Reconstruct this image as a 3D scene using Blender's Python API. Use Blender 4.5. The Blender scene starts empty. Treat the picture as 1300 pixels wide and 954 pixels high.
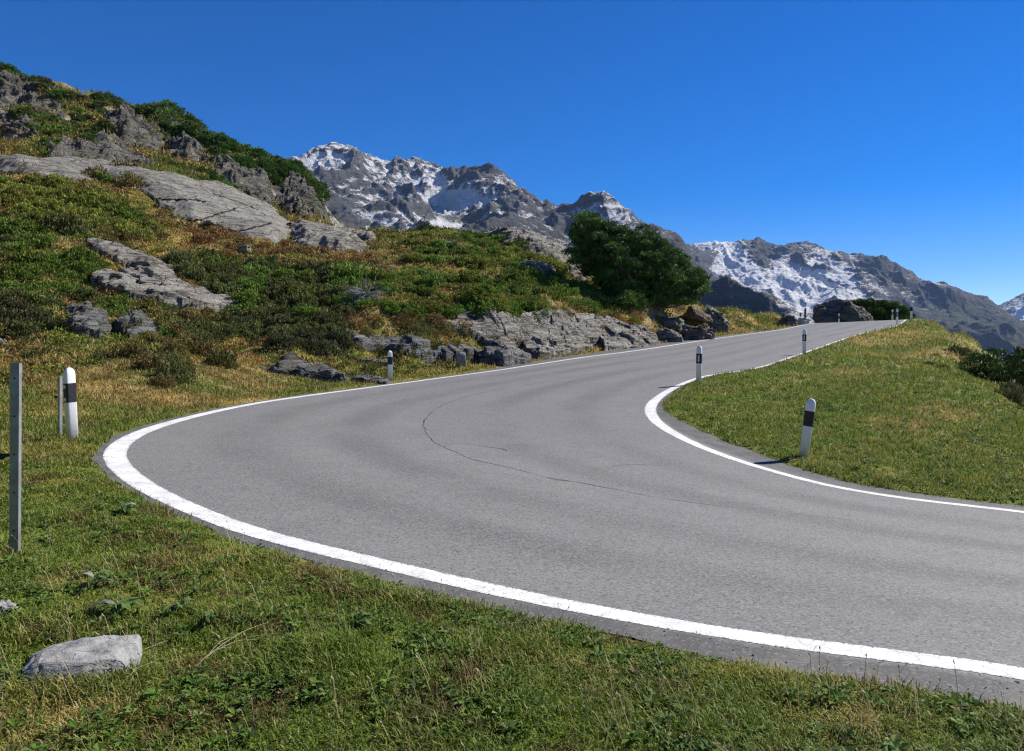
import bpy, math, random
import numpy as np
from mathutils import Vector, Matrix

# ------------------------------------------------------------------ camera, sky, sun, exposure
SC = bpy.context.scene
COL = SC.collection
F, CX, HZ = 1011.0, 650.0, 433.0          # focal length in photo pixels, centre column, horizon row
cam_d = bpy.data.cameras.new('camera')
cam = bpy.data.objects.new('camera', cam_d); COL.objects.link(cam)
cam_d.sensor_width = 36.0; cam_d.lens = 36.0 * F / 1300.0
cam_d.shift_y = -(477.0 - HZ) / 1300.0
cam_d.clip_start = 0.05; cam_d.clip_end = 40000
cam.location = (0, 0, 0); cam.rotation_euler = (math.radians(90), 0, 0)
SC.camera = cam

SUN_EL = math.radians(39)
SUN_AZ = math.radians(64)                 # clockwise from +Y
sun_dir = Vector((math.sin(SUN_AZ) * math.cos(SUN_EL), math.cos(SUN_AZ) * math.cos(SUN_EL), math.sin(SUN_EL)))
W = bpy.data.worlds.new('World'); SC.world = W; W.use_nodes = True
wn = W.node_tree; bgn = wn.nodes['Background']
sky = wn.nodes.new('ShaderNodeTexSky'); sky.sky_type = 'NISHITA'; sky.sun_disc = False
sky.sun_elevation = SUN_EL; sky.sun_rotation = SUN_AZ
sky.altitude = 2300; sky.air_density = 0.9; sky.dust_density = 0.1; sky.ozone_density = 4.5
hs = wn.nodes.new('ShaderNodeHueSaturation'); hs.inputs['Saturation'].default_value = 1.42; hs.inputs['Hue'].default_value = 0.512
wn.links.new(sky.outputs[0], hs.inputs['Color']); wn.links.new(hs.outputs[0], bgn.inputs[0]); bgn.inputs[1].default_value = 0.088
sd = bpy.data.lights.new('sun', 'SUN'); sd.energy = 5.0; sd.angle = math.radians(0.53); sd.color = (1.0, 0.94, 0.84)
sun = bpy.data.objects.new('sun', sd); COL.objects.link(sun)
sun.rotation_euler = sun_dir.to_track_quat('Z', 'Y').to_euler()
SC.view_settings.view_transform = 'Standard'; SC.view_settings.look = 'None'
SC.view_settings.exposure = 0.62; SC.view_settings.gamma = 1.0
SC.render.engine = 'CYCLES'
SC.cycles.use_denoising = True
SC.cycles.pixel_filter_type = 'BLACKMAN_HARRIS'; SC.cycles.filter_width = 1.25
try:
    SC.cycles.denoising_input_passes = 'RGB_ALBEDO_NORMAL'; SC.cycles.denoising_prefilter = 'NONE'
except Exception: pass
SC.cycles.max_bounces = 5; SC.cycles.diffuse_bounces = 3; SC.cycles.glossy_bounces = 2
SC.cycles.transmission_bounces = 2; SC.cycles.volume_bounces = 0; SC.cycles.transparent_max_bounces = 4
SC.render.film_transparent = False

RNG = np.random.default_rng(7)
random.seed(7)

# ------------------------------------------------------------------ noise
def _hash(ix, iy, iz, seed):
    h = (ix.astype(np.int64) * 374761393 + iy.astype(np.int64) * 668265263 + iz.astype(np.int64) * 2147483647 + seed * 974634777) & 0xFFFFFFFF
    h = ((h ^ (h >> 13)) * 1274126177) & 0xFFFFFFFF
    return (h ^ (h >> 16)) & 0xFFFFFFFF
def perlin3(x, y, z, seed=0):
    x = np.asarray(x, float); y = np.asarray(y, float); z = np.asarray(z, float) + 0 * x
    ix, iy, iz = np.floor(x), np.floor(y), np.floor(z)
    fx, fy, fz = x - ix, y - iy, z - iz
    u, v, w = [f * f * f * (f * (f * 6 - 15) + 10) for f in (fx, fy, fz)]
    def g(a, b, c):
        h = _hash(ix + a, iy + b, iz + c, seed)
        t = (h & 1023) / 1023.0 * 2 * np.pi; p = ((h >> 10) & 1023) / 1023.0 * 2 - 1
        s = np.sqrt(np.maximum(0, 1 - p * p))
        return s * np.cos(t) * (fx - a) + s * np.sin(t) * (fy - b) + p * (fz - c)
    def L(a, b, t): return a + (b - a) * t
    r = L(L(L(g(0, 0, 0), g(1, 0, 0), u), L(g(0, 1, 0), g(1, 1, 0), u), v),
          L(L(g(0, 0, 1), g(1, 0, 1), u), L(g(0, 1, 1), g(1, 1, 1), u), v), w)
    return r * 1.5
def perlin2(x, y, seed=0):
    x = np.asarray(x, float); y = np.asarray(y, float)
    ix, iy = np.floor(x), np.floor(y); fx, fy = x - ix, y - iy
    u = fx * fx * fx * (fx * (fx * 6 - 15) + 10); v = fy * fy * fy * (fy * (fy * 6 - 15) + 10)
    z0 = np.zeros_like(ix)
    def g(a, b):
        t = (_hash(ix + a, iy + b, z0, seed) & 4095) / 4096.0 * 2 * np.pi
        return np.cos(t) * (fx - a) + np.sin(t) * (fy - b)
    a = g(0, 0); b = g(1, 0); c = g(0, 1); d = g(1, 1)
    return (a + (b - a) * u + ((c + (d - c) * u) - (a + (b - a) * u)) * v) * 1.5
def fbm2(x, y, o=4, seed=0, gain=0.5):
    r = 0; a = 1.0; f = 1.0
    for i in range(o):
        r = r + a * perlin2(x * f + 17.3 * i, y * f - 9.1 * i, seed + i); a *= gain; f *= 2.03
    return r
def ridged2(x, y, o=5, seed=0, gain=0.45):
    r = 0; a = 1.0; f = 1.0; w = 1.0
    for i in range(o):
        n = 1 - np.abs(perlin2(x * f + 5.3 * i, y * f + 8.7 * i, seed + i)) * 1.4
        n = np.clip(n, 0, 1) ** 2 * w; w = np.clip(n * 1.6, 0, 1)
        r = r + a * n; a *= gain; f *= 2.07
    return r
def fbm3(x, y, z, o=4, seed=0, gain=0.5):
    r = 0; a = 1.0; f = 1.0
    for i in range(o):
        r = r + a * perlin3(x * f + 3.3 * i, y * f - 7.1 * i, z * f + 1.9 * i, seed + i); a *= gain; f *= 2.03
    return r
def sstep(a, b, x):
    t = np.clip((x - a) / (b - a), 0, 1); return t * t * (3 - 2 * t)

# ------------------------------------------------------------------ object helpers
def tag(o, label=None, cat=None, group=None, kind=None):
    if label: o['label'] = label
    if cat: o['category'] = cat
    if group: o['group'] = group
    if kind: o['kind'] = kind
    return o
def np_mesh(name, co, faces, mat=None, smooth=False, attrs=None, colors=None):
    """co (N,3); faces: (M,k) array or list of arrays with 3/4 columns"""
    me = bpy.data.meshes.new(name)
    if isinstance(faces, np.ndarray): faces = [faces]
    faces = [f for f in faces if len(f)]
    co = np.asarray(co, np.float32)
    me.vertices.add(len(co)); me.vertices.foreach_set('co', co.ravel())
    nl = sum(f.size for f in faces); nf = sum(len(f) for f in faces)
    me.loops.add(nl); me.loops.foreach_set('vertex_index', np.concatenate([f.ravel() for f in faces]).astype(np.int32))
    me.polygons.add(nf)
    st = []; tot = []; s = 0
    for f in faces:
        k = f.shape[1]; st.append(s + np.arange(len(f)) * k); tot.append(np.full(len(f), k)); s += f.size
    me.polygons.foreach_set('loop_start', np.concatenate(st).astype(np.int32))
    try: me.polygons.foreach_set('loop_total', np.concatenate(tot).astype(np.int32))
    except Exception: pass
    me.update(calc_edges=True)
    me.polygons.foreach_set('use_smooth', np.full(nf, smooth, bool))
    if colors is not None:
        a = me.color_attributes.new('col', 'FLOAT_COLOR', 'POINT')
        c = np.ones((len(co), 4), np.float32); c[:, :3] = colors
        a.data.foreach_set('color', c.ravel())
    for k, v in (attrs or {}).items():
        a = me.attributes.new(k, 'FLOAT', 'POINT'); a.data.foreach_set('value', np.asarray(v, np.float32))
    if mat: me.materials.append(mat)
    me.update()
    return me
def link(name, me, parent=None, loc=None, rot=None, scale=None):
    o = bpy.data.objects.new(name, me); COL.objects.link(o)
    if parent: o.parent = parent
    if loc is not None: o.location = loc
    if rot is not None: o.rotation_euler = rot
    if scale is not None: o.scale = scale
    return o
def grid_faces(nu, nv):
    i = np.arange(nu - 1)[:, None] * nv + np.arange(nv - 1)[None, :]
    return np.stack([i, i + nv, i + nv + 1, i + 1], -1).reshape(-1, 4)
def empty(name, loc, rot=None):
    o = bpy.data.objects.new(name, None); COL.objects.link(o); o.location = loc; o.empty_display_size = 0.2
    if rot is not None: o.rotation_euler = rot
    return o

# ------------------------------------------------------------------ material helpers
class NT:
    def __init__(s, name):
        s.m = bpy.data.materials.new(name); s.m.use_nodes = True
        s.t = s.m.node_tree; s.b = s.t.nodes['Principled BSDF']; s.out = s.t.nodes['Material Output']
    def n(s, ty, ins=None, **kw):
        x = s.t.nodes.new(ty)
        for k, v in kw.items(): setattr(x, k, v)
        for k, v in (ins or {}).items(): s.set(x, k, v)
        return x
    def set(s, x, k, v):
        if hasattr(v, 'default_value') or isinstance(v, bpy.types.NodeSocket): s.t.links.new(v, x.inputs[k])
        elif v is not None:
            if isinstance(v, (tuple, list)) and len(v) == 3 and x.inputs[k].type == 'RGBA': v = (*v, 1)
            x.inputs[k].default_value = v
    def mix(s, f, a, b, bt='MIX'):
        x = s.t.nodes.new('ShaderNodeMix'); x.data_type = 'RGBA'; x.blend_type = bt; x.clamp_factor = True
        s.set(x, 0, f); s.set(x, 6, a); s.set(x, 7, b); return x.outputs[2]
    def math(s, op, a, b=None, c=None, clamp=False):
        x = s.t.nodes.new('ShaderNodeMath'); x.operation = op; x.use_clamp = clamp
        s.set(x, 0, a)
        if b is not None: s.set(x, 1, b)
        if c is not None: s.set(x, 2, c)
        return x.outputs[0]
    def noise(s, vec, scale, det=4, rough=0.55, dist=0.0):
        x = s.n('ShaderNodeTexNoise', {'Scale': scale, 'Detail': det, 'Roughness': rough, 'Distortion': dist})
        if vec is not None: s.t.links.new(vec, x.inputs['Vector'])
        return x.outputs[0]
    def mapr(s, v, a, b, c=0.0, d=1.0):
        x = s.n('ShaderNodeMapRange', {0: v, 1: a, 2: b, 3: c, 4: d}); x.interpolation_type = 'SMOOTHSTEP'; return x.outputs[0]
    def attr(s, name):
        x = s.t.nodes.new('ShaderNodeAttribute'); x.attribute_name = name; return x
    def bump(s, h, strength, dist=0.1, normal=None):
        x = s.n('ShaderNodeBump', {'Strength': strength, 'Distance': dist, 'Height': h})
        if normal is not None: s.t.links.new(normal, x.inputs['Normal'])
        return x.outputs[0]
    def base(s, c, rough=0.8, normal=None, spec=0.3):
        s.set(s.b, 'Base Color', c); s.set(s.b, 'Roughness', rough)
        s.b.inputs['Specular IOR Level'].default_value = spec
        if normal is not None: s.t.links.new(normal, s.b.inputs['Normal'])
        return s.m
def geo_pos(t): return t.n('ShaderNodeNewGeometry').outputs['Position']

def foliage_mat(name, rough=0.55, trans=0.25, spec=0.35):
    t = NT(name)
    c = t.attr('col').outputs['Color']
    oi = t.n('ShaderNodeObjectInfo').outputs['Random']
    hsv = t.n('ShaderNodeHueSaturation', {'Hue': t.mapr(oi, 0, 1, 0.485, 0.51), 'Saturation': 1.0, 'Value': t.mapr(oi, 0, 1, 0.8, 1.2), 'Color': c})
    t.base(hsv.outputs[0], rough, spec=spec)
    tr = t.n('ShaderNodeBsdfTranslucent', {'Color': hsv.outputs[0]})
    mx = t.n('ShaderNodeMixShader', {0: trans})
    t.t.links.new(t.b.outputs[0], mx.inputs[1]); t.t.links.new(tr.outputs[0], mx.inputs[2])
    t.t.links.new(mx.outputs[0], t.out.inputs[0])
    return t.m
M_GRASS = foliage_mat('grass_blades', 0.6, 0.3, 0.25)
M_LEAF = foliage_mat('shrub_leaves', 0.65, 0.25, 0.12)
M_NEEDLE = foliage_mat('pine_needles', 0.55, 0.12, 0.3)

def rock_material(name, light=(0.34, 0.33, 0.31), dark=(0.10, 0.10, 0.10), scale=1.0, streak=1.0, lichen=(0.20, 0.20, 0.13), bump=0.5, rust=0.25, layer_rot=(0.15, -0.42, 0.0)):
    t = NT(name)
    P = geo_pos(t)
    mp = t.n('ShaderNodeMapping', {'Vector': P, 'Rotation': layer_rot, 'Scale': (0.55 * scale, 0.7 * scale, 3.6 * scale * streak)})
    n1 = t.noise(mp.outputs[0], 1.0, 7, 0.7, 1.2)
    n2 = t.noise(P, 3.0 * scale, 6, 0.65)
    n3 = t.noise(P, 0.5 * scale, 3, 0.6)
    n4 = t.noise(P, 22.0 * scale, 3, 0.7)
    wv = t.n('ShaderNodeVectorMath', {0: mp.outputs[0], 1: t.n('ShaderNodeTexNoise', {'Vector': P, 'Scale': 1.5 * scale, 'Detail': 4.0}).outputs['Color']}, operation='ADD').outputs[0]
    v = t.n('ShaderNodeTexVoronoi', {'Vector': wv, 'Scale': 0.8}, feature='DISTANCE_TO_EDGE').outputs['Distance']
    crack = t.mapr(v, 0.0, 0.035, 1.0, 0.0)
    c = t.mix(t.mapr(n1, 0.36, 0.58), dark, light)
    c = t.mix(t.math('MULTIPLY', t.mapr(n2, 0.45, 0.65), 0.45), c, tuple(x * 1.35 for x in light))
    c = t.mix(t.math('MULTIPLY', t.mapr(n3, 0.5, 0.7), 0.5), c, lichen)
    c = t.mix(t.math('MULTIPLY', t.mapr(t.noise(P, 1.3 * scale, 5, 0.7), 0.56, 0.72), rust), c, (0.16, 0.085, 0.04))
    c = t.mix(t.math('MULTIPLY', t.mapr(n4, 0.38, 0.6), 0.35), tuple(x * 0.5 for x in dark), c) if False else c
    c = t.mix(t.math('MULTIPLY', crack, 0.6), c, tuple(x * 0.45 for x in dark))
    h = t.math('ADD', t.math('MULTIPLY', n1, 1.0), t.math('MULTIPLY', n2, 0.45))
    h = t.math('ADD', h, t.math('MULTIPLY', n4, 0.12))
    h = t.math('SUBTRACT', h, t.math('MULTIPLY', crack, 0.25))
    return t.base(c, 0.85, t.bump(h, 1.0, bump / scale), 0.25)

# ------------------------------------------------------------------ road surface height (thin plate through measured points)
ROADPTS = np.array([
 (-5.1, 10.2, -1.43), (-6.0, 14.4, -1.41), (-5.8, 18.4, -1.37), (-3.5, 23.9, -1.28), (0, 28.3, -0.98), (5.4, 34.4, -0.41),
 (11.9, 44.2, 0.20), (18.4, 54, 0.78), (21.8, 59, 1.18), (24, 64, 1.40), (25, 69, 1.5), (24, 74, 1.5), (20, 79, 1.4), (14, 83, 1.3),
 (4.9, 21.0, -1.13), (2.96, 17.2, -1.46), (2.75, 14.6, -1.60), (2.94, 12.9, -1.74), (3.5, 11.8, -1.85), (4.3, 10.65, -1.96), (6.3, 9.8, -2.1),
 (11.2, 30.6, -0.54), (17.7, 40.3, 0.33), (24.2, 50, 0.97), (27.7, 56, 1.50), (29.8, 60, 1.58), (30.8, 65, 1.6), (31.8, 71, 1.6), (31, 77, 1.5), (28, 83, 1.4), (20, 89, 1.2), (5, 87, 1.2), (12, 94, 1.0),
 (-1.2, 5.8, -1.53), (0.83, 4.5, -1.58), (2.6, 3.95, -1.66), (6.0, 1.8, -1.93), (10, 0, -2.25), (14, -2, -2.55), (10, 7.6, -2.4), (16, 4.5, -2.85), (-1, 15, -1.50), (-2, 10, -1.52)])
def _tps_fit(P, z, lam):
    n = len(P); d = np.linalg.norm(P[:, None] - P[None], axis=2)
    K = d * d * np.log(d + 1e-9); K[np.arange(n), np.arange(n)] = lam
    A = np.zeros((n + 3, n + 3)); A[:n, :n] = K; A[:n, n] = 1; A[:n, n + 1:] = P; A[n, :n] = 1; A[n + 1:, :n] = P.T
    return np.linalg.solve(A, np.concatenate([z, [0, 0, 0]]))
_SCL = 10.0
_rw = _tps_fit(ROADPTS[:, :2] / _SCL, ROADPTS[:, 2], 0.06)
def z_road(x, y):
    x = np.asarray(x, float) / _SCL; y = np.asarray(y, float) / _SCL
    r = _rw[-3] + _rw[-2] * x + _rw[-1] * y
    for k in range(len(ROADPTS)):
        d2 = (x - ROADPTS[k, 0] / _SCL) ** 2 + (y - ROADPTS[k, 1] / _SCL) ** 2
        r = r + _rw[k] * 0.5 * d2 * np.log(d2 + 1e-12)
    return r
def on_road(px, py):
    u = (px - CX) / F; q = (HZ - py) / F
    Y = np.linspace(2.5, 60, 4000); dz = z_road(u * Y, Y) - q * Y
    k = np.where(dz >= 0)[0]
    k = k[0] if len(k) else len(Y) - 1
    if k > 0:
        t = -dz[k - 1] / (dz[k] - dz[k - 1] + 1e-12); Yk = Y[k - 1] + t * (Y[k] - Y[k - 1])
    else: Yk = Y[0]
    return (u * Yk, Yk)
def smooth_curve(pts, step=0.15, it=3):
    pts = np.array(pts, float)
    n = len(pts); P = np.vstack([2 * pts[0] - pts[1], pts, 2 * pts[-1] - pts[-2]]); out = []
    for i in range(1, n):
        p0, p1, p2, p3 = P[i - 1:i + 3]
        m = max(2, int(np.linalg.norm(p2 - p1) / step))
        t0, t1 = 0, np.linalg.norm(p1 - p0) ** .5; t2 = t1 + np.linalg.norm(p2 - p1) ** .5; t3 = t2 + np.linalg.norm(p3 - p2) ** .5
        t = np.linspace(t1, t2, m, endpoint=False)[:, None]
        A1 = (t1 - t) / (t1 - t0) * p0 + (t - t0) / (t1 - t0) * p1; A2 = (t2 - t) / (t2 - t1) * p1 + (t - t1) / (t2 - t1) * p2; A3 = (t3 - t) / (t3 - t2) * p2 + (t - t2) / (t3 - t2) * p3
        B1 = (t2 - t) / (t2 - t0) * A1 + (t - t0) / (t2 - t0) * A2; B2 = (t3 - t) / (t3 - t1) * A2 + (t - t1) / (t3 - t1) * A3
        out.append((t2 - t) / (t2 - t1) * B1 + (t - t1) / (t2 - t1) * B2)
    out.append(pts[-1:]); c = np.vstack(out)
    # resample evenly, smooth
    s = np.concatenate([[0], np.cumsum(np.linalg.norm(np.diff(c, axis=0), axis=1))])
    m = int(s[-1] / step); si = np.linspace(0, s[-1], m)
    c = np.stack([np.interp(si, s, c[:, 0]), np.interp(si, s, c[:, 1])], 1)
    for _ in range(it * 4):
        c[1:-1] = 0.25 * c[:-2] + 0.5 * c[1:-1] + 0.25 * c[2:]
    return c
OUT_PX = [(740, 454), (680, 463), (620, 472), (560, 480), (500, 488), (440, 496), (380, 504), (330, 511.5), (280, 521), (230, 533), (190, 545), (165, 556), (150, 567), (145, 578), (152, 592), (168, 607), (203, 628), (271, 658), (338, 681), (430, 703), (572, 737), (705, 766), (837, 791), (969, 812), (1101, 830), (1300, 853)]
IN_PX = [(900, 477), (868, 487), (843, 500), (827, 514), (827, 527), (840, 541), (860, 553), (884, 565), (912, 576), (940, 586), (980, 598), (1020, 609), (1060, 619), (1120, 629), (1180, 637), (1240, 643.5), (1300, 650)]
OUTL = smooth_curve([(13, 83.4), (14, 83), (20, 79), (24, 74), (25.2, 69), (24.2, 64), (21.6, 59), (18.4, 54), (11.9, 44.2), (5.4, 34.4)] + [on_road(*p) for p in OUT_PX] + [(6.2, 1.7), (10, -0.3), (14, -2.4)])
INL = smooth_curve([(18.8, 89.6), (20, 89), (28, 83), (31.6, 77), (32.2, 71), (31.2, 65), (29.8, 60), (27.7, 56), (24.2, 50), (17.5, 40.3), (11.0, 30.6), (7.6, 25.3)] + [on_road(*p) for p in IN_PX] + [(10, 7.6), (16, 4.3)])
def normals_of(c):
    d = np.gradient(c, axis=0); d /= np.linalg.norm(d, axis=1)[:, None] + 1e-9
    return np.stack([-d[:, 1], d[:, 0]], 1)
def arclen(c): return np.concatenate([[0], np.cumsum(np.linalg.norm(np.diff(c, axis=0), axis=1))])
def at_near(c, p): return int(np.argmin(np.sum((c - np.array(p)) ** 2, axis=1)))
# offset directions: outer line -> right-hand side of travel (far -> near) is outside
nO = -normals_of(OUTL); nI = normals_of(INL)
sO = arclen(OUTL); sI = arclen(INL)
def keyw(c, s, keys):   # width by nearest key points
    ks = np.array([s[at_near(c, k[:2])] for k in keys]); v = np.array([k[2] for k in keys]); o = np.argsort(ks)
    return np.interp(s, ks[o], v[o])
wO = keyw(OUTL, sO, [(14, 83, .5), (18.4, 54, .5), (11.9, 44.2, 1.1), (5.4, 34.4, 1.25), (2, 30.5, .9), (-2, 26, .35), (-6, 18, .25), (-5.5, 11, .26), (-3, 7.6, .18), (0.8, 4.5, .36), (2.6, 3.9, .55), (14, -2, .6)])
wI = keyw(INL, sI, [(31, 77, .2), (11, 30.6, .10), (5, 21, .14), (3.2, 17.4, .25), (2.75, 15, .6), (2.95, 12.9, .75), (4, 11, .55), (6.3, 9.8, .42), (16, 4, .4)])
eO = OUTL + nO * (wO + 0.07 * fbm2(sO / 0.7, sO * 0, 5, 5))[:, None]
eI = INL + nI * (wI + 0.07 * fbm2(sI / 0.6, sI * 0 + 4, 5, 6))[:, None]
# ensure directions are outward (checked against the road middle)
ROADPOLY = np.vstack([eO, eI[::-1]])
def _dec(c, k=4): return np.vstack([c[::k], c[-1:]])
RP = np.vstack([_dec(eO, 5), _dec(eI, 5)[::-1]])
def road_sd(x, y):
    """signed distance to the asphalt edge, negative on the road"""
    x = np.asarray(x, float).ravel(); y = np.asarray(y, float).ravel()
    out = np.full(len(x), 60.0)
    sel = np.where((y > -12) & (y < 110) & (x > -20) & (x < 75))[0]
    A = RP; B = np.roll(RP, -1, axis=0)
    for c in np.array_split(sel, max(1, len(sel) // 20000)):
        px = x[c][:, None]; py = y[c][:, None]
        dx, dy = B[:, 0] - A[:, 0], B[:, 1] - A[:, 1]
        t = np.clip(((px - A[:, 0]) * dx + (py - A[:, 1]) * dy) / (dx * dx + dy * dy + 1e-12), 0, 1)
        d = np.sqrt(np.min((px - A[:, 0] - t * dx) ** 2 + (py - A[:, 1] - t * dy) ** 2, axis=1))
        cr = ((A[:, 1] > py) != (B[:, 1] > py)) & (px < dx * (py - A[:, 1]) / (dy + 1e-12) + A[:, 0])
        ins = np.sum(cr, axis=1) % 2 == 1
        out[c] = np.where(ins, -d, d)
    return out

# ------------------------------------------------------------------ terrain: heights measured as (column, row, distance)
TP = []
def tp(px, lst):
    for row, Y in lst: TP.append(((px - CX) / F * Y, Y, (HZ - row) / F * Y))
tp(-120, [(635, 7), (530, 12), (440, 21), (350, 30), (280, 40), (228, 50), (203, 57), (150, 85), (60, 115), (110, 145)])
tp(0, [(590, 9.0), (545, 12.5), (500, 16), (455, 20.5), (410, 25), (350, 31), (285, 40), (225, 50), (205, 58), (190, 76), (135, 96), (88, 115), (115, 135)])
tp(110, [(560, 11.2), (515, 14.6), (465, 20), (425, 24.5), (375, 30), (340, 34), (270, 44), (228, 53), (211, 59), (195, 78), (150, 96), (120, 112), (150, 132)])
tp(220, [(520, 15.2), (480, 19), (440, 24), (395, 29.5), (350, 35), (300, 43), (272, 48), (225, 60), (214, 78), (180, 94), (150, 108), (185, 130)])
tp(310, [(495, 19.5), (460, 24), (430, 28), (390, 32), (345, 39), (302, 48), (262, 60), (243, 78), (216, 90), (195, 103), (240, 125)])
tp(365, [(266, 84), (236, 94), (214, 102), (260, 122)])
tp(400, [(270, 86), (252, 95), (240, 101), (285, 118)])
tp(420, [(480, 24), (450, 27.2), (415, 30), (380, 34), (345, 40), (322, 47), (303, 56), (294, 75), (285, 92), (278, 100), (340, 118)])
tp(480, [(468, 26.3), (440, 29), (415, 30.3), (370, 36), (335, 43), (312, 51), (300, 60), (330, 90)])
tp(550, [(466, 29), (445, 30.2), (415, 31.5), (385, 34), (350, 40), (320, 47), (296, 56), (345, 80), (420, 110)])
tp(620, [(460, 31), (430, 32.2), (402, 33.8), (375, 37), (340, 44), (312, 52), (300, 57), (360, 80), (440, 115)])
tp(690, [(452, 33), (425, 34.4), (397, 36.2), (375, 40), (345, 46), (315, 54), (306, 59), (370, 80), (440, 115)])
tp(760, [(446, 35.5), (425, 37), (408, 39), (388, 43), (372, 47), (352, 54), (345, 58), (400, 80)])
tp(830, [(434, 39), (415, 41.5), (398, 44.5), (385, 48), (382, 54), (430, 85)])
tp(880, [(428, 42), (410, 45.5), (392, 50), (392, 55), (440, 85)])
tp(930, [(420, 48), (408, 51), (403, 55), (415, 70), (450, 95)])
tp(990, [(411, 56), (403, 60), (404, 64), (425, 85)])
tp(1030, [(409, 63), (409, 70), (415, 85), (430, 110)])
tp(1080, [(415, 88), (414, 95), (430, 115)])
tp(1135, [(412, 90), (410, 98), (430, 118)])
# inner bank
tp(900, [(548, 14.4), (520, 17.3), (500, 19.8)])
tp(960, [(570, 13.1), (530, 16.8), (490, 22.5), (470, 26.5)])
tp(1020, [(588, 12.4), (545, 15.6), (505, 20), (470, 26.5)])
tp(1080, [(605, 11.6), (560, 14.4), (505, 20.2), (455, 30), (432, 37.5)])
tp(1140, [(612, 11.3), (575, 13.3), (520, 18.6), (465, 28), (425, 42), (412, 50.5)])
tp(1175, [(410, 52), (411, 56), (424, 66)])
tp(1200, [(622, 10.9), (580, 13.2), (520, 19), (470, 27.5), (432, 42), (422, 47.5), (430, 54), (450, 64)])
tp(1245, [(628, 10.7), (585, 13.1), (530, 18.5), (485, 25.5), (455, 34), (447, 37), (480, 44), (520, 55)])
tp(1300, [(635, 10.5), (595, 12.8), (545, 18.0), (520, 22.5), (512, 25), (560, 30), (600, 40)])
tp(1400, [(650, 10.5), (620, 13.5), (600, 16.5), (640, 22), (690, 32)])
# camera side verge
for p in [(-0.5, 0.5, -1.52), (0, 2.2, -1.55), (-1.5, 3.0, -1.50), (-2.6, 3.9, -1.42), (-3.2, 5.2, -1.38), (-5.2, 7, -1.38), (-1.8, 5.0, -1.50), (-3.6, 7.2, -1.42), (-6.2, 10.4, -1.40), (-7.2, 14, -1.36), (-8.5, 10, -1.5),
          (-8, 4, -1.6), (0, -5, -1.8), (-12, -5, -2.0), (-20, 5, -1.6), (8, -8, -2.3), (20, -8, -3.2), (20, 2, -3.1), (30, 10, -5), (0, -30, -5), (-40, -10, 2), (40, -10, -10), (-60, 20, 14), (-80, 60, 36),
          (24, 20, -4.5), (32, 30, -5.5), (45, 45, -9), (50, 62, -5), (62, 80, -7), (75, 100, -10), (80, 130, -18), (52, 118, -4), (20, 140, -10), (62, 55, -14), (90, 40, -35),
          (-15, 180, 4), (-60, 190, 18), (-110, 150, 42), (-140, 100, 50), (60, 220, -45), (140, 150, -60), (0, 320, -60), (-150, 320, 0), (200, 320, -130), (200, 0, -90), (0, -200, -60), (-200, -100, 20), (-220, 180, 60)]: TP.append(p)
for k in range(0, len(eO), 14):
    x, y = eO[k] + nO[k] * 0.6
    if y > 66: continue
    TP.append((x, y, float(z_road(x, y)) + 0.02))
for k in range(0, len(eI), 14):
    x, y = eI[k] + nI[k] * 0.5
    if y > 72: continue
    TP.append((x, y, float(z_road(x, y)) + 0.02))
for ang in range(0, 360, 20):
    a = math.radians(ang); dx, dy = math.sin(a), math.cos(a)
    for r, z in ((900, -260), (2500, -420), (12000, -450)): TP.append((dx * r, dy * r, z))
TP = np.array(TP)
def warp(x, y):
    r = np.sqrt(x * x + y * y) + 1e-9; s = np.log1p(r / 2.0) / r
    return np.stack([x * s, y * s], -1)
_W = warp(TP[:, 0], TP[:, 1])
_C2 = 0.05 ** 2
def _fit():
    d2 = np.sum((_W[:, None] - _W[None]) ** 2, axis=2)
    K = np.sqrt(d2 + _C2) * -1.0
    n = len(TP); A = np.zeros((n + 1, n + 1)); A[:n, :n] = K - np.eye(n) * 0.004; A[:n, n] = 1; A[n, :n] = 1
    return np.linalg.solve(A, np.concatenate([TP[:, 2], [0]]))
_tw = _fit()
def z_macro(x, y):
    x = np.asarray(x, float); sh = x.shape; x = x.ravel(); y = np.asarray(y, float).ravel()
    out = np.empty(len(x))
    for c in np.array_split(np.arange(len(x)), max(1, len(x) // 20000)):
        w = warp(x[c], y[c])
        d2 = (w[:, 0][:, None] - _W[:, 0]) ** 2 + (w[:, 1][:, None] - _W[:, 1]) ** 2
        out[c] = -np.sqrt(d2 + _C2) @ _tw[:-1] + _tw[-1]
    return out.reshape(sh)
def hill_mask(x, y):
    """1 on the rough hillside left of the road, 0 on verge, bank and road"""
    # line roughly along the outer road edge, 2.5 m out
    a = sstep(0, 6, (y - 21.5) - 0.55 * (x + 6.5) )      # beyond the upper road, left side
    left = sstep(-9, -13, x) * sstep(10, 16, y)
    m = np.maximum(a, left)
    right = (x > 0) & ((y - 21.5) < 1.25 * (x + 1))       # right-hand bank
    side = (y - 34.4) - 1.5 * (x - 5.4)
    return np.clip(m * sstep(-1, 3, side + 3) , 0, 1) * np.where(y > 70, np.where(x > 20, 0, 1), 1)
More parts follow.
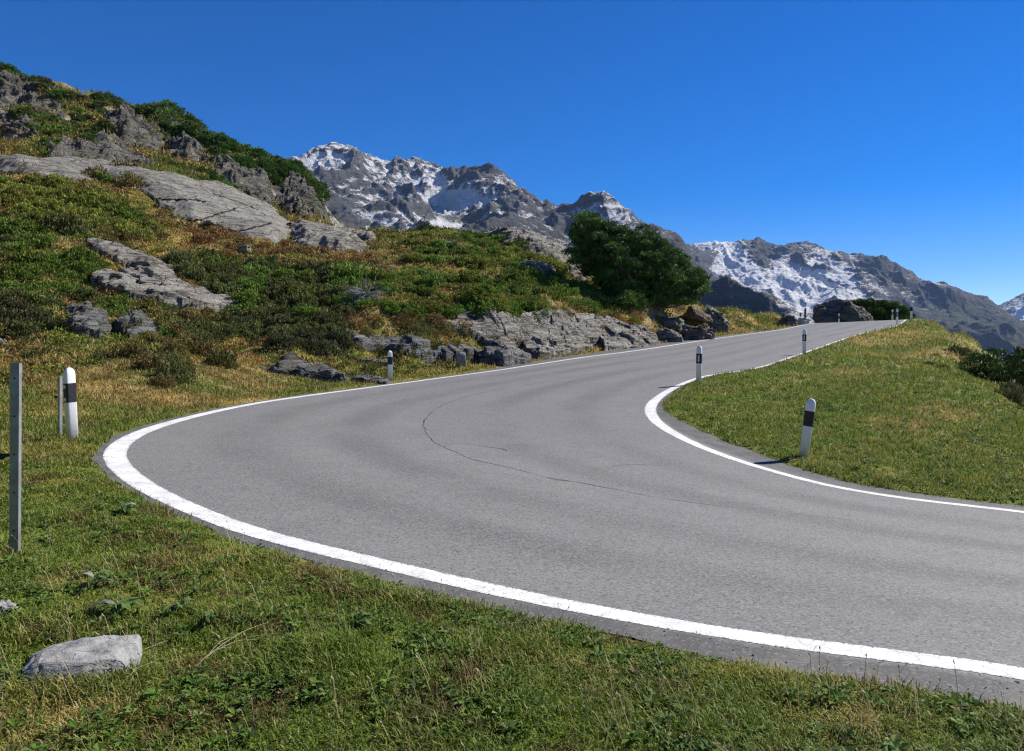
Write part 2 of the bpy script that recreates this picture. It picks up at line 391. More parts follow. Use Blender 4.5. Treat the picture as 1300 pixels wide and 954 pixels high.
def T(x, y, detail=True):
    x = np.asarray(x, float); sh = x.shape; x = x.ravel(); y = np.asarray(y, float).ravel()
    z = z_macro(x, y); r = np.hypot(x, y)
    if detail:
        hm = hill_mask(x, y)
        near = 1 - sstep(160, 400, r)
        z = z + near * (0.03 * fbm2(x / 1.1, y / 1.1, 3, 11) * sstep(2, 8, r) + 0.05 * fbm2(x / 4, y / 4, 2, 12))
        z = z + near * hm * (0.28 * fbm2(x / 3.0, y / 3.0, 4, 13) + 0.10 * ridged2(x / 1.6, y / 1.6, 3, 14))
        fr = sstep(62, 76, r) * (1 - sstep(150, 300, r)) * sstep(8, -8, x - (-0.12 * y))
        cl = sstep(0, 1, 1) * fr
        e = fbm2(x / 16 + 0.2 * y / 16, y / 13, 4, 21)
        st = 2.6; q = (z + 2.0 * e) / st; ter = (np.floor(q) + sstep(0.55, 0.95, q - np.floor(q))) * st
        z = z + cl * 0.55 * (ter - (z + 2.0 * e)) + cl * (0.9 * fbm2(x / 7, y / 7, 4, 22) + 0.5 * ridged2(x / 5, y / 5, 4, 23))
        mb = sstep(300, 900, r) * 40 * fbm2(x / 600, y / 600, 4, 31); z = z + mb
    sd = road_sd(x, y); zr = z_road(x, y)
    k = sstep(0.25, 3.0, sd)
    base = zr + 0.035 * sstep(0.0, 0.25, sd) + 0.02 * fbm2(x / 0.5, y / 0.5, 2, 41) * sstep(0, .3, sd)
    z = np.where(sd < 0, zr - 0.06 * sstep(0, 0.12, -sd), base * (1 - k) + z * k)
    return z.reshape(sh)
def hit(px, py, ymin=2.0, ymax=160.0, detail=True, n=1400):
    """where the view ray through a photo pixel first meets the ground"""
    u = (px - CX) / F; q = (HZ - py) / F
    Y = np.exp(np.linspace(math.log(ymin), math.log(ymax), n))
    dz = T(u * Y, Y, detail) - q * Y; k = np.where(dz >= 0)[0]
    if not len(k): return None
    k = k[0]
    if k == 0: return (u * Y[0], Y[0], q * Y[0])
    t = -dz[k - 1] / (dz[k] - dz[k - 1]); Yk = Y[k - 1] + t * (Y[k] - Y[k - 1])
    return (u * Yk, Yk, float(q * Yk))
def hits(px, py, ymin=2.0, ymax=160.0, n=500):
    """vectorised hit; rows of (x, y, z), nan when the ray meets only sky"""
    px = np.asarray(px, float); py = np.asarray(py, float); res = np.full((len(px), 3), np.nan)
    Y = np.exp(np.linspace(math.log(ymin), math.log(ymax), n))
    for c in np.array_split(np.arange(len(px)), max(1, len(px) // 300)):
        u = ((px[c] - CX) / F)[:, None]; q = ((HZ - py[c]) / F)[:, None]
        z = T(u * Y, np.broadcast_to(Y, (len(c), n)))
        dz = z - q * Y; ok = dz >= 0; k = np.argmax(ok, axis=1); has = ok.any(axis=1) & (k > 0)
        i = np.arange(len(c)); k1 = np.maximum(k, 1)
        a, b = dz[i, k1 - 1], dz[i, k1]; t = np.where(has, -a / (b - a + 1e-12), 0)
        Yk = Y[k1 - 1] + t * (Y[k1] - Y[k1 - 1])
        P = np.stack([u[:, 0] * Yk, Yk, q[:, 0] * Yk], 1); P[~has] = np.nan; res[c] = P
    return res
def project(x, y, z): return CX + F * x / y, HZ - F * z / y

# ------------------------------------------------------------------ ground colour (albedo of the turf itself)
def lerp(a, b, t): return a + (np.asarray(b) - a) * t[:, None]
def inpoly(px, py, poly):
    poly = np.array(poly, float); A = poly; B = np.roll(poly, -1, axis=0)
    r = np.zeros(len(px), bool)
    for a, b in zip(A, B):
        c = ((a[1] > py) != (b[1] > py)) & (px < (b[0] - a[0]) * (py - a[1]) / (b[1] - a[1] + 1e-12) + a[0]); r ^= c
    return r
def turf_color(x, y, jitter=0.0, rng=None):
    x = np.asarray(x, float).ravel(); y = np.asarray(y, float).ravel()
    G = np.array((0.085, 0.125, 0.020)); Y_ = np.array((0.165, 0.160, 0.040)); S = np.array((0.30, 0.235, 0.105)); B = np.array((0.115, 0.085, 0.035)); O = np.array((0.22, 0.145, 0.042)); D = np.array((0.040, 0.062, 0.014))
    n1 = fbm2(x / 2.3, y / 2.3, 4, 51); n2 = fbm2(x / 0.7, y / 0.7, 3, 52); n3 = fbm2(x / 6, y / 6, 3, 53); n4 = fbm2(x / 0.28, y / 0.28, 2, 54)
    if rng is not None:
        n1 = n1 + jitter * rng.normal(size=len(x)); n2 = n2 + jitter * rng.normal(size=len(x)); n4 = n4 + jitter * rng.normal(size=len(x))
    c = np.tile(G, (len(x), 1))
    c = lerp(c, D, sstep(0.0, 0.6, n2) * 0.6)
    c = lerp(c, Y_, sstep(-0.15, 0.55, n1 + 0.4 * n4) * 0.75)
    c = lerp(c, S, sstep(0.45, 0.9, n2 + 0.35 * n1) * 0.5); c = lerp(c, B * .7, sstep(0.30, 0.55, fbm2(x / .5 + 9, y / .5, 4, 58)) * 0.7)
    # heath along the left and on the hillside: brown, rust, straw
    hm = hill_mask(x, y); heath = np.maximum(hm, sstep(13.5, 16.5, y + 0.35 * n3) * sstep(-3.5, -6.5, x - 0.0 * y) * 0.85)
    h = lerp(np.tile(Y_ * 0.8, (len(x), 1)), B, sstep(-0.2, 0.5, n3 + 0.5 * n2)); h = lerp(h, O, sstep(0.1, 0.7, n1 - 0.2 * n3) * 0.75); h = lerp(h, G * 0.8, sstep(0.0, 0.6, -n1 + 0.3 * n2) * 0.8); h = lerp(h, S, sstep(0.15, 0.7, n2 + 0.3 * n1 + .2 * n3) * 0.7)
    c = c + (h - c) * heath[:, None]
    # sunny bank inside the bend: olive turf, straw towards its upper half
    bank = sstep(0.2, 1.5, (x - 2.0) - 0.0 * y) * sstep(8.0, 9.5, y) * (1 - hm)
    bb = lerp(np.tile(np.array((0.108, 0.140, 0.026)), (len(x), 1)), (0.148, 0.158, 0.042), sstep(-0.3, 0.5, n1)); bb = lerp(bb, S, sstep(0.05, 0.7, 0.6 * n3 + 0.5 * n1 + 0.5 * sstep(24, 36, y) - 0.22) * 0.75)
    bb = lerp(bb, (0.085, 0.15, 0.02), sstep(0.45, 0.7, fbm2(x / 5 + 3, (y - x) / 1.3, 3, 57)) * 0.7)
    bb = lerp(bb, D * 1.2, sstep(0.3, 0.8, -n2 + 0.2 * n4) * 0.55)
    c = c + (bb - c) * bank[:, None]
    return np.clip(c * np.array((1.72, 1.62, 1.35)), 0.01, 0.6)

# ------------------------------------------------------------------ ground sheet
def ring_mesh():
    ph = np.concatenate([np.linspace(-180, -48, 45, endpoint=False), np.linspace(-48, -38, 50, endpoint=False), np.linspace(-38, 38, 680, endpoint=False), np.linspace(38, 48, 50, endpoint=False), np.linspace(48, 180, 46)])
    r = np.concatenate([np.exp(np.linspace(math.log(0.25), math.log(3.0), 30, endpoint=False)), np.exp(np.linspace(math.log(3.0), math.log(140), 640, endpoint=False)), np.exp(np.linspace(math.log(140), math.log(14000), 90))])
    PH, R = np.meshgrid(np.radians(ph), r, indexing='ij')
    x = R * np.sin(PH); y = R * np.cos(PH); z = T(x, y)
    co = np.stack([x, y, z], -1).reshape(-1, 3)
    f = grid_faces(len(ph), len(r))
    co = np.vstack([co, [[0, 0, float(T(np.array([0.0]), np.array([0.0]))[0])]]]); c = len(co) - 1
    i = np.arange(len(ph) - 1) * len(r); fan = np.stack([np.full_like(i, c), i + len(r), i], 1)
    return co, f, fan
def ground_mat():
    t = NT('ground_turf_and_rock')
    P = geo_pos(t); N = t.n('ShaderNodeNewGeometry').outputs['True Normal']
    nz = t.n('ShaderNodeSeparateXYZ', {0: N}).outputs['Z']
    c = t.attr('col').outputs['Color']
    fine = t.noise(P, 14.0, 5, 0.7); mid = t.noise(P, 2.5, 5, 0.65)
    c = t.mix(t.mapr(fine, 0.35, 0.65), t.mix(0.6, c, (0.018, 0.016, 0.008)), c)
    mp = t.n('ShaderNodeMapping', {'Vector': P, 'Rotation': (0.15, -0.42, 0.0), 'Scale': (0.35, 0.5, 3.2)})
    st = t.noise(mp.outputs[0], 1.0, 6, 0.65, 0.5)
    rk = t.mix(t.mapr(st, 0.33, 0.62), (0.075, 0.073, 0.07), (0.30, 0.29, 0.27))
    rk = t.mix(t.math('MULTIPLY', t.mapr(mid, 0.5, 0.68), 0.6), rk, (0.13, 0.105, 0.06))
    slope = t.math('ADD', nz, t.math('MULTIPLY', t.math('SUBTRACT', mid, 0.5), 0.5))
    far = t.mapr(t.n('ShaderNodeVectorMath', {0: P}, operation='LENGTH').outputs['Value'], 25.0, 60.0)
    rf = t.math('MULTIPLY', t.mapr(slope, 0.66, 0.56), far)
    c = t.mix(rf, c, rk)
    h = t.math('ADD', t.math('MULTIPLY', fine, 0.4), t.math('MULTIPLY', st, 0.6))
    return t.base(c, 0.95, t.bump(h, 0.8, 0.12), 0.1)
co, f4, f3 = ring_mesh()
gr = link('ground', np_mesh('ground', co, [f4, f3], ground_mat(), True, colors=turf_color(co[:, 0], co[:, 1])))
tag(gr, kind='structure')

# ------------------------------------------------------------------ road, painted edge lines, seams
def asphalt_mat():
    t = NT('worn_asphalt')
    P = geo_pos(t)
    e = t.attr('edge').outputs['Fac']; tr = t.attr('track').outputs['Fac']
    big = t.noise(P, 0.35, 4, 0.6); mid = t.noise(P, 2.2, 4, 0.6)
    g = t.noise(P, 140.0, 2, 0.6); vor = t.n('ShaderNodeTexVoronoi', {'Vector': P, 'Scale': 75.0}).outputs['Color']
    vg = t.n('ShaderNodeSeparateXYZ', {0: vor}).outputs['X']
    c = t.mix(t.mapr(big, 0.35, 0.65), (0.176, 0.173, 0.170), (0.197, 0.194, 0.189))
    c = t.mix(t.math('MULTIPLY', t.mapr(mid, 0.35, 0.65), 0.35), c, (0.146, 0.142, 0.137))
    c = t.mix(t.math('MULTIPLY', t.math('MULTIPLY', t.mapr(tr, 0.0, 1.0), t.mapr(big, .3, .6)), 0.75), c, (0.118, 0.116, 0.114))
    c = t.mix(t.math('MULTIPLY', t.mapr(vg, 0.72, 0.95), 0.55), c, (0.30, 0.29, 0.28))
    c = t.mix(t.math('MULTIPLY', t.mapr(vg, 0.25, 0.05), 0.6), c, (0.045, 0.045, 0.047))
    oil = t.mapr(t.noise(P, 1.1, 7, 0.75), 0.60, 0.74); c = t.mix(t.math('MULTIPLY', oil, 0.30), c, (0.07, 0.07, 0.07))
    md = t.n('ShaderNodeTexVoronoi', {'Vector': P, 'Scale': 24.0}).outputs['Distance']; c = t.mix(t.mapr(md, 0.08, 0.04, 0.0, 0.5), c, (0.05, 0.05, 0.05))
    sh = t.mix(t.mapr(mid, 0.4, 0.65), (0.085, 0.084, 0.083), (0.135, 0.128, 0.118)); sh = t.mix(t.math('MULTIPLY', t.mapr(vg, 0.7, 0.95), 0.6), sh, (0.21, 0.20, 0.19))
    c = t.mix(t.mapr(t.math('ADD', e, t.math('MULTIPLY', t.math('SUBTRACT', mid, 0.5), 0.5)), 0.35, 0.75), c, sh)
    h = t.math('ADD', t.math('MULTIPLY', g, 0.5), t.math('MULTIPLY', vg, 0.5))
    return t.base(c, 0.82, t.bump(h, 0.35, 0.004), 0.3)
def resample(c, s, a, b, n):
    si = np.linspace(a, b, n); return np.stack([np.interp(si, s, c[:, k]) for k in range(c.shape[1])], 1)
KEY = [((13, 83.4), (18.8, 89.6)), ((20, 79), (28, 83)), ((25.2, 69), (32.2, 71)), ((24.2, 64), (31.2, 65)), ((18.4, 54), (24.2, 50)), ((11.9, 44.2), (17.5, 40.3)), ((5.4, 34.4), (11, 30.6)), ((-0.5, 28), (5.6, 22)), ((-4.5, 22.5), (3.6, 18.2)), ((-6, 15.5), (2.8, 16)), ((-5.1, 10.4), (2.75, 14.3)),
       ((-3, 7.6), (3.0, 12.7)), ((-1.2, 5.8), (3.6, 11.7)), ((0.83, 4.5), (4.3, 10.7)), ((2.6, 3.95), (6.3, 9.8)), ((6.2, 1.7), (10, 7.6)), ((14, -2.4), (16, 4.3))]
iO = [at_near(OUTL, a) for a, b in KEY]; iI = [at_near(INL, b) for a, b in KEY]
iO[0] = 0; iI[0] = 0; iO[-1] = len(OUTL) - 1; iI[-1] = len(INL) - 1
rowsO, rowsI, rowsEO, rowsEI = [], [], [], []
for k in range(len(KEY) - 1):
    n = max(4, int((sO[iO[k + 1]] - sO[iO[k]] + sI[iI[k + 1]] - sI[iI[k]]) / 2 / 0.14))
    for lst, c, s, ii in ((rowsO, OUTL, sO, iO), (rowsI, INL, sI, iI), (rowsEO, eO, sO, iO), (rowsEI, eI, sI, iI)):
        a, b = s[ii[k]], s[ii[k + 1]]; lst.append(resample(c, s, a, b, n + 1)[:-1] if k < len(KEY) - 2 else resample(c, s, a, b, n + 1))
rO, rI, rEO, rEI = [np.vstack(l) for l in (rowsO, rowsI, rowsEO, rowsEI)]
NA = 56; ts = np.linspace(0, 1, NA)
cols = [rEO, rEO * .5 + rO * .5] + [rO * (1 - t) + rI * t for t in ts] + [rEI * .5 + rI * .5, rEI]
edge = [1, 1] + [0.0] + [0] * (NA - 2) + [0.0] + [1, 1]
G = np.stack(cols, 1); nu, nv = G.shape[:2]
zr = z_road(G[..., 0], G[..., 1])
dep = np.zeros(nv); zr = zr + dep
co = np.concatenate([G, zr[..., None]], -1).reshape(-1, 3)
tcol = np.array([0, 0] + list(ts) + [1, 1]); trk = sum(np.exp(-((tcol - m) / 0.05) ** 2) for m in (0.17, 0.36, 0.62, 0.82))
A_edge = np.tile(np.array(edge, float), nu); A_trk = np.tile(trk, nu)
road = link('road', np_mesh('road', co, grid_faces(nu, nv), asphalt_mat(), True, attrs={'edge': A_edge, 'track': A_trk}))
tag(road, kind='structure')
def paint_mat():
    t = NT('white_road_paint')
    P = geo_pos(t)
    c = t.mix(t.mapr(t.noise(P, 4.0, 6, 0.75), 0.35, 0.65), (0.60, 0.60, 0.59), (0.80, 0.80, 0.79))
    wv = t.n('ShaderNodeVectorMath', {0: P, 1: t.n('ShaderNodeVectorMath', {0: t.n('ShaderNodeTexNoise', {'Vector': P, 'Scale': 14.0, 'Detail': 5.0}).outputs['Color'], 1: (0.09, 0.09, 0.0)}, operation='MULTIPLY').outputs[0]}, operation='ADD').outputs[0]
    v = t.n('ShaderNodeTexVoronoi', {'Vector': wv, 'Scale': 11.0, 'Randomness': 1.0}, feature='DISTANCE_TO_EDGE').outputs['Distance']
    mask = t.mapr(t.noise(P, 0.7, 3, 0.6), 0.40, 0.52)
    ck = t.math('MULTIPLY', t.mapr(v, 0.0, 0.035, 1.0, 0.0), mask)
    c = t.mix(t.math('MULTIPLY', ck, 0.6), c, (0.16, 0.16, 0.16))
    sp = t.mapr(t.math('ADD', t.noise(P, 70.0, 3, 0.8), t.math('MULTIPLY', t.noise(P, 1.6, 4, .7), 0.25)), 0.70, 0.78)
    c = t.mix(t.math('MULTIPLY', sp, 0.75), c, (0.22, 0.22, 0.22))
    ed = t.attr('edge').outputs['Fac']
    wr = t.mapr(t.math('ADD', ed, t.math('MULTIPLY', t.math('SUBTRACT', t.noise(P, 45.0, 5, 0.85), 0.5), 2.6)), 0.92, 1.10)
    c = t.mix(wr, c, (0.14, 0.14, 0.143))
    return t.base(c, 0.7, None, 0.3)
M_PAINT = paint_mat()
def strip(name, c, w, zoff, mat, nseg=5, wob=0.012):
    c = np.asarray(c); n = normals_of(c); s = arclen(c); w = np.broadcast_to(w, (len(c),))
    ks = np.linspace(-0.5, 0.5, nseg)
    off = np.stack([k * w * (1 + (0 if abs(k) < .5 else 1) * wob / 0.2 * fbm2(s / 0.12, s * 0 + k * 9, 3, 71)) for k in ks], 1)
    X = c[:, None, 0] + n[:, None, 0] * off; Y = c[:, None, 1] + n[:, None, 1] * off
    Z = z_road(X, Y) + zoff
    co = np.stack([X, Y, Z], -1).reshape(-1, 3); ed = np.tile(np.abs(ks) * 2, len(c))
    f = grid_faces(len(c), nseg)
    me = np_mesh(name, co, f, mat, True, attrs={'edge': ed})
    return link(name, me, road)
wl = keyw(OUTL, sO, [(14, 83, .15), (18, 54, .16), (-3.5, 24, .18), (-5.9, 16, .22), (-5.2, 10.6, .27), (-3, 7.6, .23), (0.8, 4.5, .2), (14, -2, .2)])
strip('edge_line', OUTL, wl, 0.0018, M_PAINT)
wl = keyw(INL, sI, [(31, 77, .15), (11, 30.6, .15), (5, 21, .17), (2.9, 17.2, .25), (2.75, 14.8, .24), (3.5, 11.8, .17), (6.3, 9.8, .14), (16, 4, .14)])
strip('edge_line', INL, wl, 0.0018, M_PAINT)
tseam = NT('bitumen_seam'); M_SEAM = tseam.base((0.035, 0.035, 0.037), 0.6)
def seam(pxs, w=0.018, seed=1):
    c = smooth_curve([on_road(*p) if p[1] > 200 else p for p in pxs], 0.04, 1)
    s = arclen(c); c = c + normals_of(c) * (0.030 * fbm2(s / 0.5, s * 0, 6, 80 + seed, .65))[:, None]
    ww = w * np.clip(0.65 + 0.9 * fbm2(s / 0.9, s * 0 + seed, 3, 90 + seed), 0.05, 1.6)
    strip('crack', c, ww, 0.0018, M_SEAM, 3, 0)
seam([(668, 489), (617, 497.5), (583, 507), (559, 516), (546, 525.5), (538, 537), (541, 550), (553, 562), (576, 573.6), (603, 584), (651, 595), (695, 606), (746, 615), (817, 629)], 0.019, 1)
seam([(817, 629), (900, 641), (1000, 652), (1080, 660)], 0.009, 2)
seam([(668, 489), (740, 477), (810, 466.5)], 0.03, 3)
seam([(600, 565), (636, 570), (644, 573)], 0.025, 4)
seam([(694, 607), (706, 610), (722, 611)], 0.03, 5)
seam([(340, 560), (372, 556), (395, 559)], 0.010, 8)
seam([(740, 600), (800, 590), (850, 592)], 0.008, 9)
# mid-road joint of the upper straight
mid = (rO * 0.52 + rI * 0.48)
k0 = at_near(mid, (18, 47)); k1 = at_near(mid, (5, 27))
mc = smooth_curve(mid[k0:k1:12], 0.05, 1); s_ = arclen(mc)
strip('crack', mc, 0.03 * np.clip(0.6 + fbm2(s_ / 1.5, s_ * 0, 3, 99), 0.1, 1.5), 0.0018, M_SEAM, 3, 0)

# ------------------------------------------------------------------ distant mountains
def rbf_fit(P, v, lam=0.003):
    d = np.sqrt(np.sum((P[:, None] - P[None]) ** 2, axis=2) + 1e-4); n = len(P)
    A = np.zeros((n + 1, n + 1)); A[:n, :n] = -d - np.eye(n) * lam; A[:n, n] = 1; A[n, :n] = 1
    return np.linalg.solve(A, np.concatenate([v, [0]]))
def rbf_eval(P, w, Q):
    out = np.empty(len(Q))
    for c in np.array_split(np.arange(len(Q)), max(1, len(Q) // 20000)):
        d = np.sqrt(np.sum((Q[c][:, None] - P[None]) ** 2, axis=2) + 1e-4); out[c] = -d @ w[:-1] + w[-1]
    return out
def mountain_mat(name, rock1, rock2, low, shift, fine=1.0):
    t = NT(name); P = geo_pos(t)
    n = t.n('ShaderNodeNewGeometry').outputs['Normal']; nz = t.n('ShaderNodeSeparateXYZ', {0: n}).outputs['Z']
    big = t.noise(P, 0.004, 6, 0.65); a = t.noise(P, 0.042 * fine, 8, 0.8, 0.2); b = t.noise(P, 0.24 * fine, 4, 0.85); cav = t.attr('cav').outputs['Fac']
    mp = t.n('ShaderNodeMapping', {'Vector': P, 'Rotation': (0.3, 0.5, 0.2), 'Scale': (0.006, 0.006, 0.045)})
    st = t.noise(mp.outputs[0], 1.0, 6, 0.7, 0.8)
    c = t.mix(t.mapr(st, 0.3, 0.65), rock1, rock2)
    c = t.mix(t.math('MULTIPLY', t.mapr(t.math('SUBTRACT', b, t.math('MULTIPLY', cav, -0.06)), 0.48, 0.60), 0.8), c, tuple(x * 0.36 for x in rock1))  # rock colour darkened in fine crevices and hollows, painted crevice shade
    g = t.attr('green').outputs['Fac']
    c = t.mix(t.math('MULTIPLY', g, t.mapr(big, 0.3, 0.6)), c, low)
    sn = t.attr('snow').outputs['Fac']
    v = t.math('ADD', t.math('MULTIPLY', a, 0.75), t.math('MULTIPLY', b, 0.9)); v = t.math('ADD', v, t.math('MULTIPLY', st, 0.5))
    v = t.math('SUBTRACT', v, 1.075)                      # about -0.35 .. 0.35
    v = t.math('ADD', t.math('MULTIPLY', v, 5.0), t.math('MULTIPLY', t.math('SUBTRACT', nz, 0.74), 2.2)); v = t.math('ADD', v, t.math('MULTIPLY', cav, 0.5))
    f = t.math('ADD', v, t.math('SUBTRACT', t.math('MULTIPLY', sn, 3.6), 1.95 + shift))
    f = t.mapr(f, -0.12, 0.12)
    c = t.mix(f, c, (0.80, 0.81, 0.83))
    h = t.math('ADD', t.math('MULTIPLY', a, 1.0), t.math('MULTIPLY', b, 0.4)); h = t.math('ADD', h, t.math('MULTIPLY', st, 0.8))
    return t.base(c, 0.9, t.bump(h, 1.0, 20.0), 0.1)
def mountain(name, sky_pts, inner, back, px0, px1, y0, y1, snow_pts, mat, amp, fs, seed, nu, nv, green=None, labelkind=None, snow_k=1.0):
    C_ = [((p - CX) / F * Y, Y, (HZ - r) / F * Y) for p, r, Y in sky_pts + inner] + list(back)
    C_ += [((p - CX) / F * Y * 1.15, Y * 1.15, (HZ - r) / F * Y - 0.09 * Y) for p, r, Y in sky_pts]
    C_ = np.array(C_); w = rbf_fit(C_[:, :2] / 1000, C_[:, 2])
    u = (np.linspace(px0, px1, nu) - CX) / F; Y = np.linspace(y0, y1, nv)
    U, YY = np.meshgrid(u, Y, indexing='ij'); X = U * YY
    z = rbf_eval(C_[:, :2] / 1000, w, np.stack([X.ravel(), YY.ravel()], 1) / 1000).reshape(U.shape)
    # distance to the ridge (by column) keeps the traced skyline while faces get gullies and spurs
    sp = np.array(sky_pts, float); ry = np.interp((U * F + CX), sp[:, 0], sp[:, 2])
    d = np.clip((ry - YY) / (0.16 * ry), -1, 1)
    far = sstep(0.0, 0.35, np.abs(d))
    wx = X + 90 * fbm2(X / 500, YY / 500, 2, seed + 9); wy = YY + 90 * fbm2(X / 500 + 7, YY / 500, 2, seed + 8)
    rid = ridged2(wx / fs, wy / (fs * 1.25), 6, seed) - 0.75
    ysc = np.maximum(YY / np.median(sp[:, 2]), .3); amp = amp * ysc
    z = z + amp * rid * (0.12 + 0.88 * far) + amp * 0.11 * ridged2(X / (fs * .22), YY / (fs * .22), 4, seed + 3) * (0.55 + .45 * far) - amp * 0.10 + 11 * (ridged2(X / 75, YY / 75, 4, seed + 4) - .6) * ysc + 3 * fbm2(X / 22, YY / 22, 2, seed + 6) * ysc
    rb_ = ridged2(wx / (fs * .42), wy / (fs * 1.9), 4, seed + 17) - .6
    z = z + amp * .32 * rb_ * (0.08 + .92 * far)
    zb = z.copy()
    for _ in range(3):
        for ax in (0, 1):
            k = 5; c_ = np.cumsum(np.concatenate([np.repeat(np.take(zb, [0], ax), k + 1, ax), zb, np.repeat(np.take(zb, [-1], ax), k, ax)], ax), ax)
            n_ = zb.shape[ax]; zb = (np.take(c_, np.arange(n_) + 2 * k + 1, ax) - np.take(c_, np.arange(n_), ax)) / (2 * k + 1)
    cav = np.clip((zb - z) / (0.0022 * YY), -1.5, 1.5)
    pr = HZ - F * z / YY; pc = U * F + CX
    S = np.array(snow_pts, float); S[:, 2] *= snow_k; ws = rbf_fit(S[:, :2] / 100, S[:, 2], 0.02)
    sn = np.clip(rbf_eval(S[:, :2] / 100, ws, np.stack([pc.ravel(), pr.ravel()], 1) / 100), 0, 1)
    gr_ = np.clip((green(pc, pr) if green else 0 * pc), 0, 1).ravel()
    co = np.stack([X, YY, z], -1).reshape(-1, 3)
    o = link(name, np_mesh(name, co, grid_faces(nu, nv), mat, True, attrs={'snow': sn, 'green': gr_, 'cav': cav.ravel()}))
    tag(o, kind='structure'); return o
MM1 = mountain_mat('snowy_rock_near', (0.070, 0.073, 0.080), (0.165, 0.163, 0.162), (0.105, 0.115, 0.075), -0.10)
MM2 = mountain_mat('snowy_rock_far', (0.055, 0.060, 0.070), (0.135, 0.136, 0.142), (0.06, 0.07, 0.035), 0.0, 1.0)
sky1 = [(250, 255, 3500), (330, 222, 3500), (372, 200, 3500), (400, 187, 3550), (425, 184, 3600), (445, 190, 3650), (470, 197, 3750), (500, 208, 3900), (530, 218, 4050), (545, 218, 4050), (570, 214, 3900), (600, 211, 3700), (622, 207, 3550), (640, 219, 3500), (660, 238, 3450), (690, 254, 3400), (720, 264, 3350), (735, 260, 3300), (750, 254, 3250), (768, 251, 3200), (790, 260, 3100), (805, 272, 3000), (820, 285, 2900), (840, 295, 2800), (860, 308, 2650), (880, 328, 2500), (895, 344, 2350), (912, 357, 2250), (930, 364, 2150), (950, 366, 2100), (970, 373, 2050), (990, 385, 2000), (1010, 398, 1950), (1030, 410, 1900), (1060, 425, 1800), (1120, 450, 1650)]
in1 = [(430, 212, 3350), (438, 240, 3100), (446, 270, 2850), (455, 300, 2500), (545, 243, 3650), (568, 258, 3350), (540, 282, 2900), (510, 305, 2500), (600, 238, 3300), (575, 280, 2800), (500, 250, 3250), (480, 290, 2650), (395, 235, 3100), (400, 272, 2650), (622, 240, 3300), (650, 265, 3050), (640, 300, 2550), (700, 300, 2600), (750, 300, 2700), (768, 285, 2850), (700, 270, 3150), (830, 330, 2350), (860, 370, 2000), (900, 395, 1800), (800, 350, 2100), (650, 340, 2000), (500, 345, 1900), (380, 330, 1900), (300, 330, 1900), (950, 420, 1600), (1050, 455, 1400)]
bk1 = [(x * 1000., 5600., 100.) for x in (-3, -2, -1, 0, 1, 2)] + [(x * 1000., 6500., -300.) for x in (-3, -1.5, 0, 1.5, 3)] + [(2200, 3600, -300), (1800, 2900, -100), (-1800, 1300, -100), (-600, 1300, -50), (300, 1300, -150), (900, 1200, -250)]
sn1 = [(380, 200, .75), (425, 195, .62), (395, 225, .55), (470, 205, .58), (520, 225, .55), (450, 230, .35), (410, 260, .08), (470, 250, .42), (500, 240, .5), (450, 275, .5), (430, 290, .1), (480, 285, .5), (505, 262, .35), (550, 240, .98), (565, 250, 1.0), (590, 250, .85), (530, 240, .6), (540, 268, .25), (520, 290, .6), (545, 288, .95), (575, 275, .6), (600, 215, .2), (580, 225, .35), (620, 212, .2), (600, 235, .7), (630, 235, .62), (640, 260, .45), (600, 285, .2), (660, 280, .38), (690, 262, .3), (700, 290, .3), (725, 268, .35), (755, 262, .58), (780, 270, .58), (800, 285, .5), (740, 285, .4), (820, 300, .25), (860, 325, .12), (900, 360, .05), (915, 360, .45), (935, 366, .6), (960, 374, .6), (985, 385, .5), (945, 385, .2), (980, 385, .3), (950, 400, .0), (840, 350, .1), (300, 240, .4), (600, 320, .2)]
mountain('mountain_range', sky1, in1, bk1, 240, 1120, 1250, 6000, sn1, MM1, 62, 420, 101, 760, 620, lambda c, r: 0.8 * sstep(840, 900, c) * sstep(365, 410, r) + 0.0 * r)
sky2 = [(780, 335, 7200), (840, 325, 7200), (868, 311, 7200), (885, 309, 7200), (910, 305, 7100), (935, 308, 7100), (948, 311, 7200), (962, 307, 7200), (975, 310, 7100), (995, 316, 7000), (1010, 309, 6900), (1022, 307, 6900), (1040, 311, 6800), (1060, 325, 6800), (1080, 328, 6800), (1095, 323, 6700), (1108, 333, 6700), (1140, 344, 6700), (1165, 355, 6600), (1180, 361, 6500), (1198, 359, 6500), (1215, 366, 6300), (1235, 378, 6200), (1252, 376, 6100), (1265, 390, 6000), (1290, 405, 5900), (1340, 425, 5700), (1420, 445, 5500)]
in2 = [(905, 330, 6500), (930, 335, 6300), (948, 350, 6000), (965, 338, 6200), (945, 362, 5600), (1015, 335, 6500), (1005, 365, 5900), (1050, 360, 6000), (1045, 395, 5300), (1095, 355, 6100), (1140, 390, 5500), (1195, 385, 5900), (1180, 430, 5000), (1250, 410, 5400), (1240, 450, 4700), (1100, 430, 4700), (1000, 400, 5000), (900, 380, 5200), (1300, 450, 4900), (900, 440, 4000), (1050, 460, 3800), (1200, 490, 3600), (1350, 500, 3600), (980, 360, 5700), (1075, 380, 5500)]
bk2 = [(x * 1000., 9000., 100.) for x in (0, 2, 4, 6, 8)] + [(x * 1000., 10000., -300.) for x in (0, 3, 6, 9)] + [(0, 3400, -420), (1200, 3000, -420), (2600, 3000, -430)]
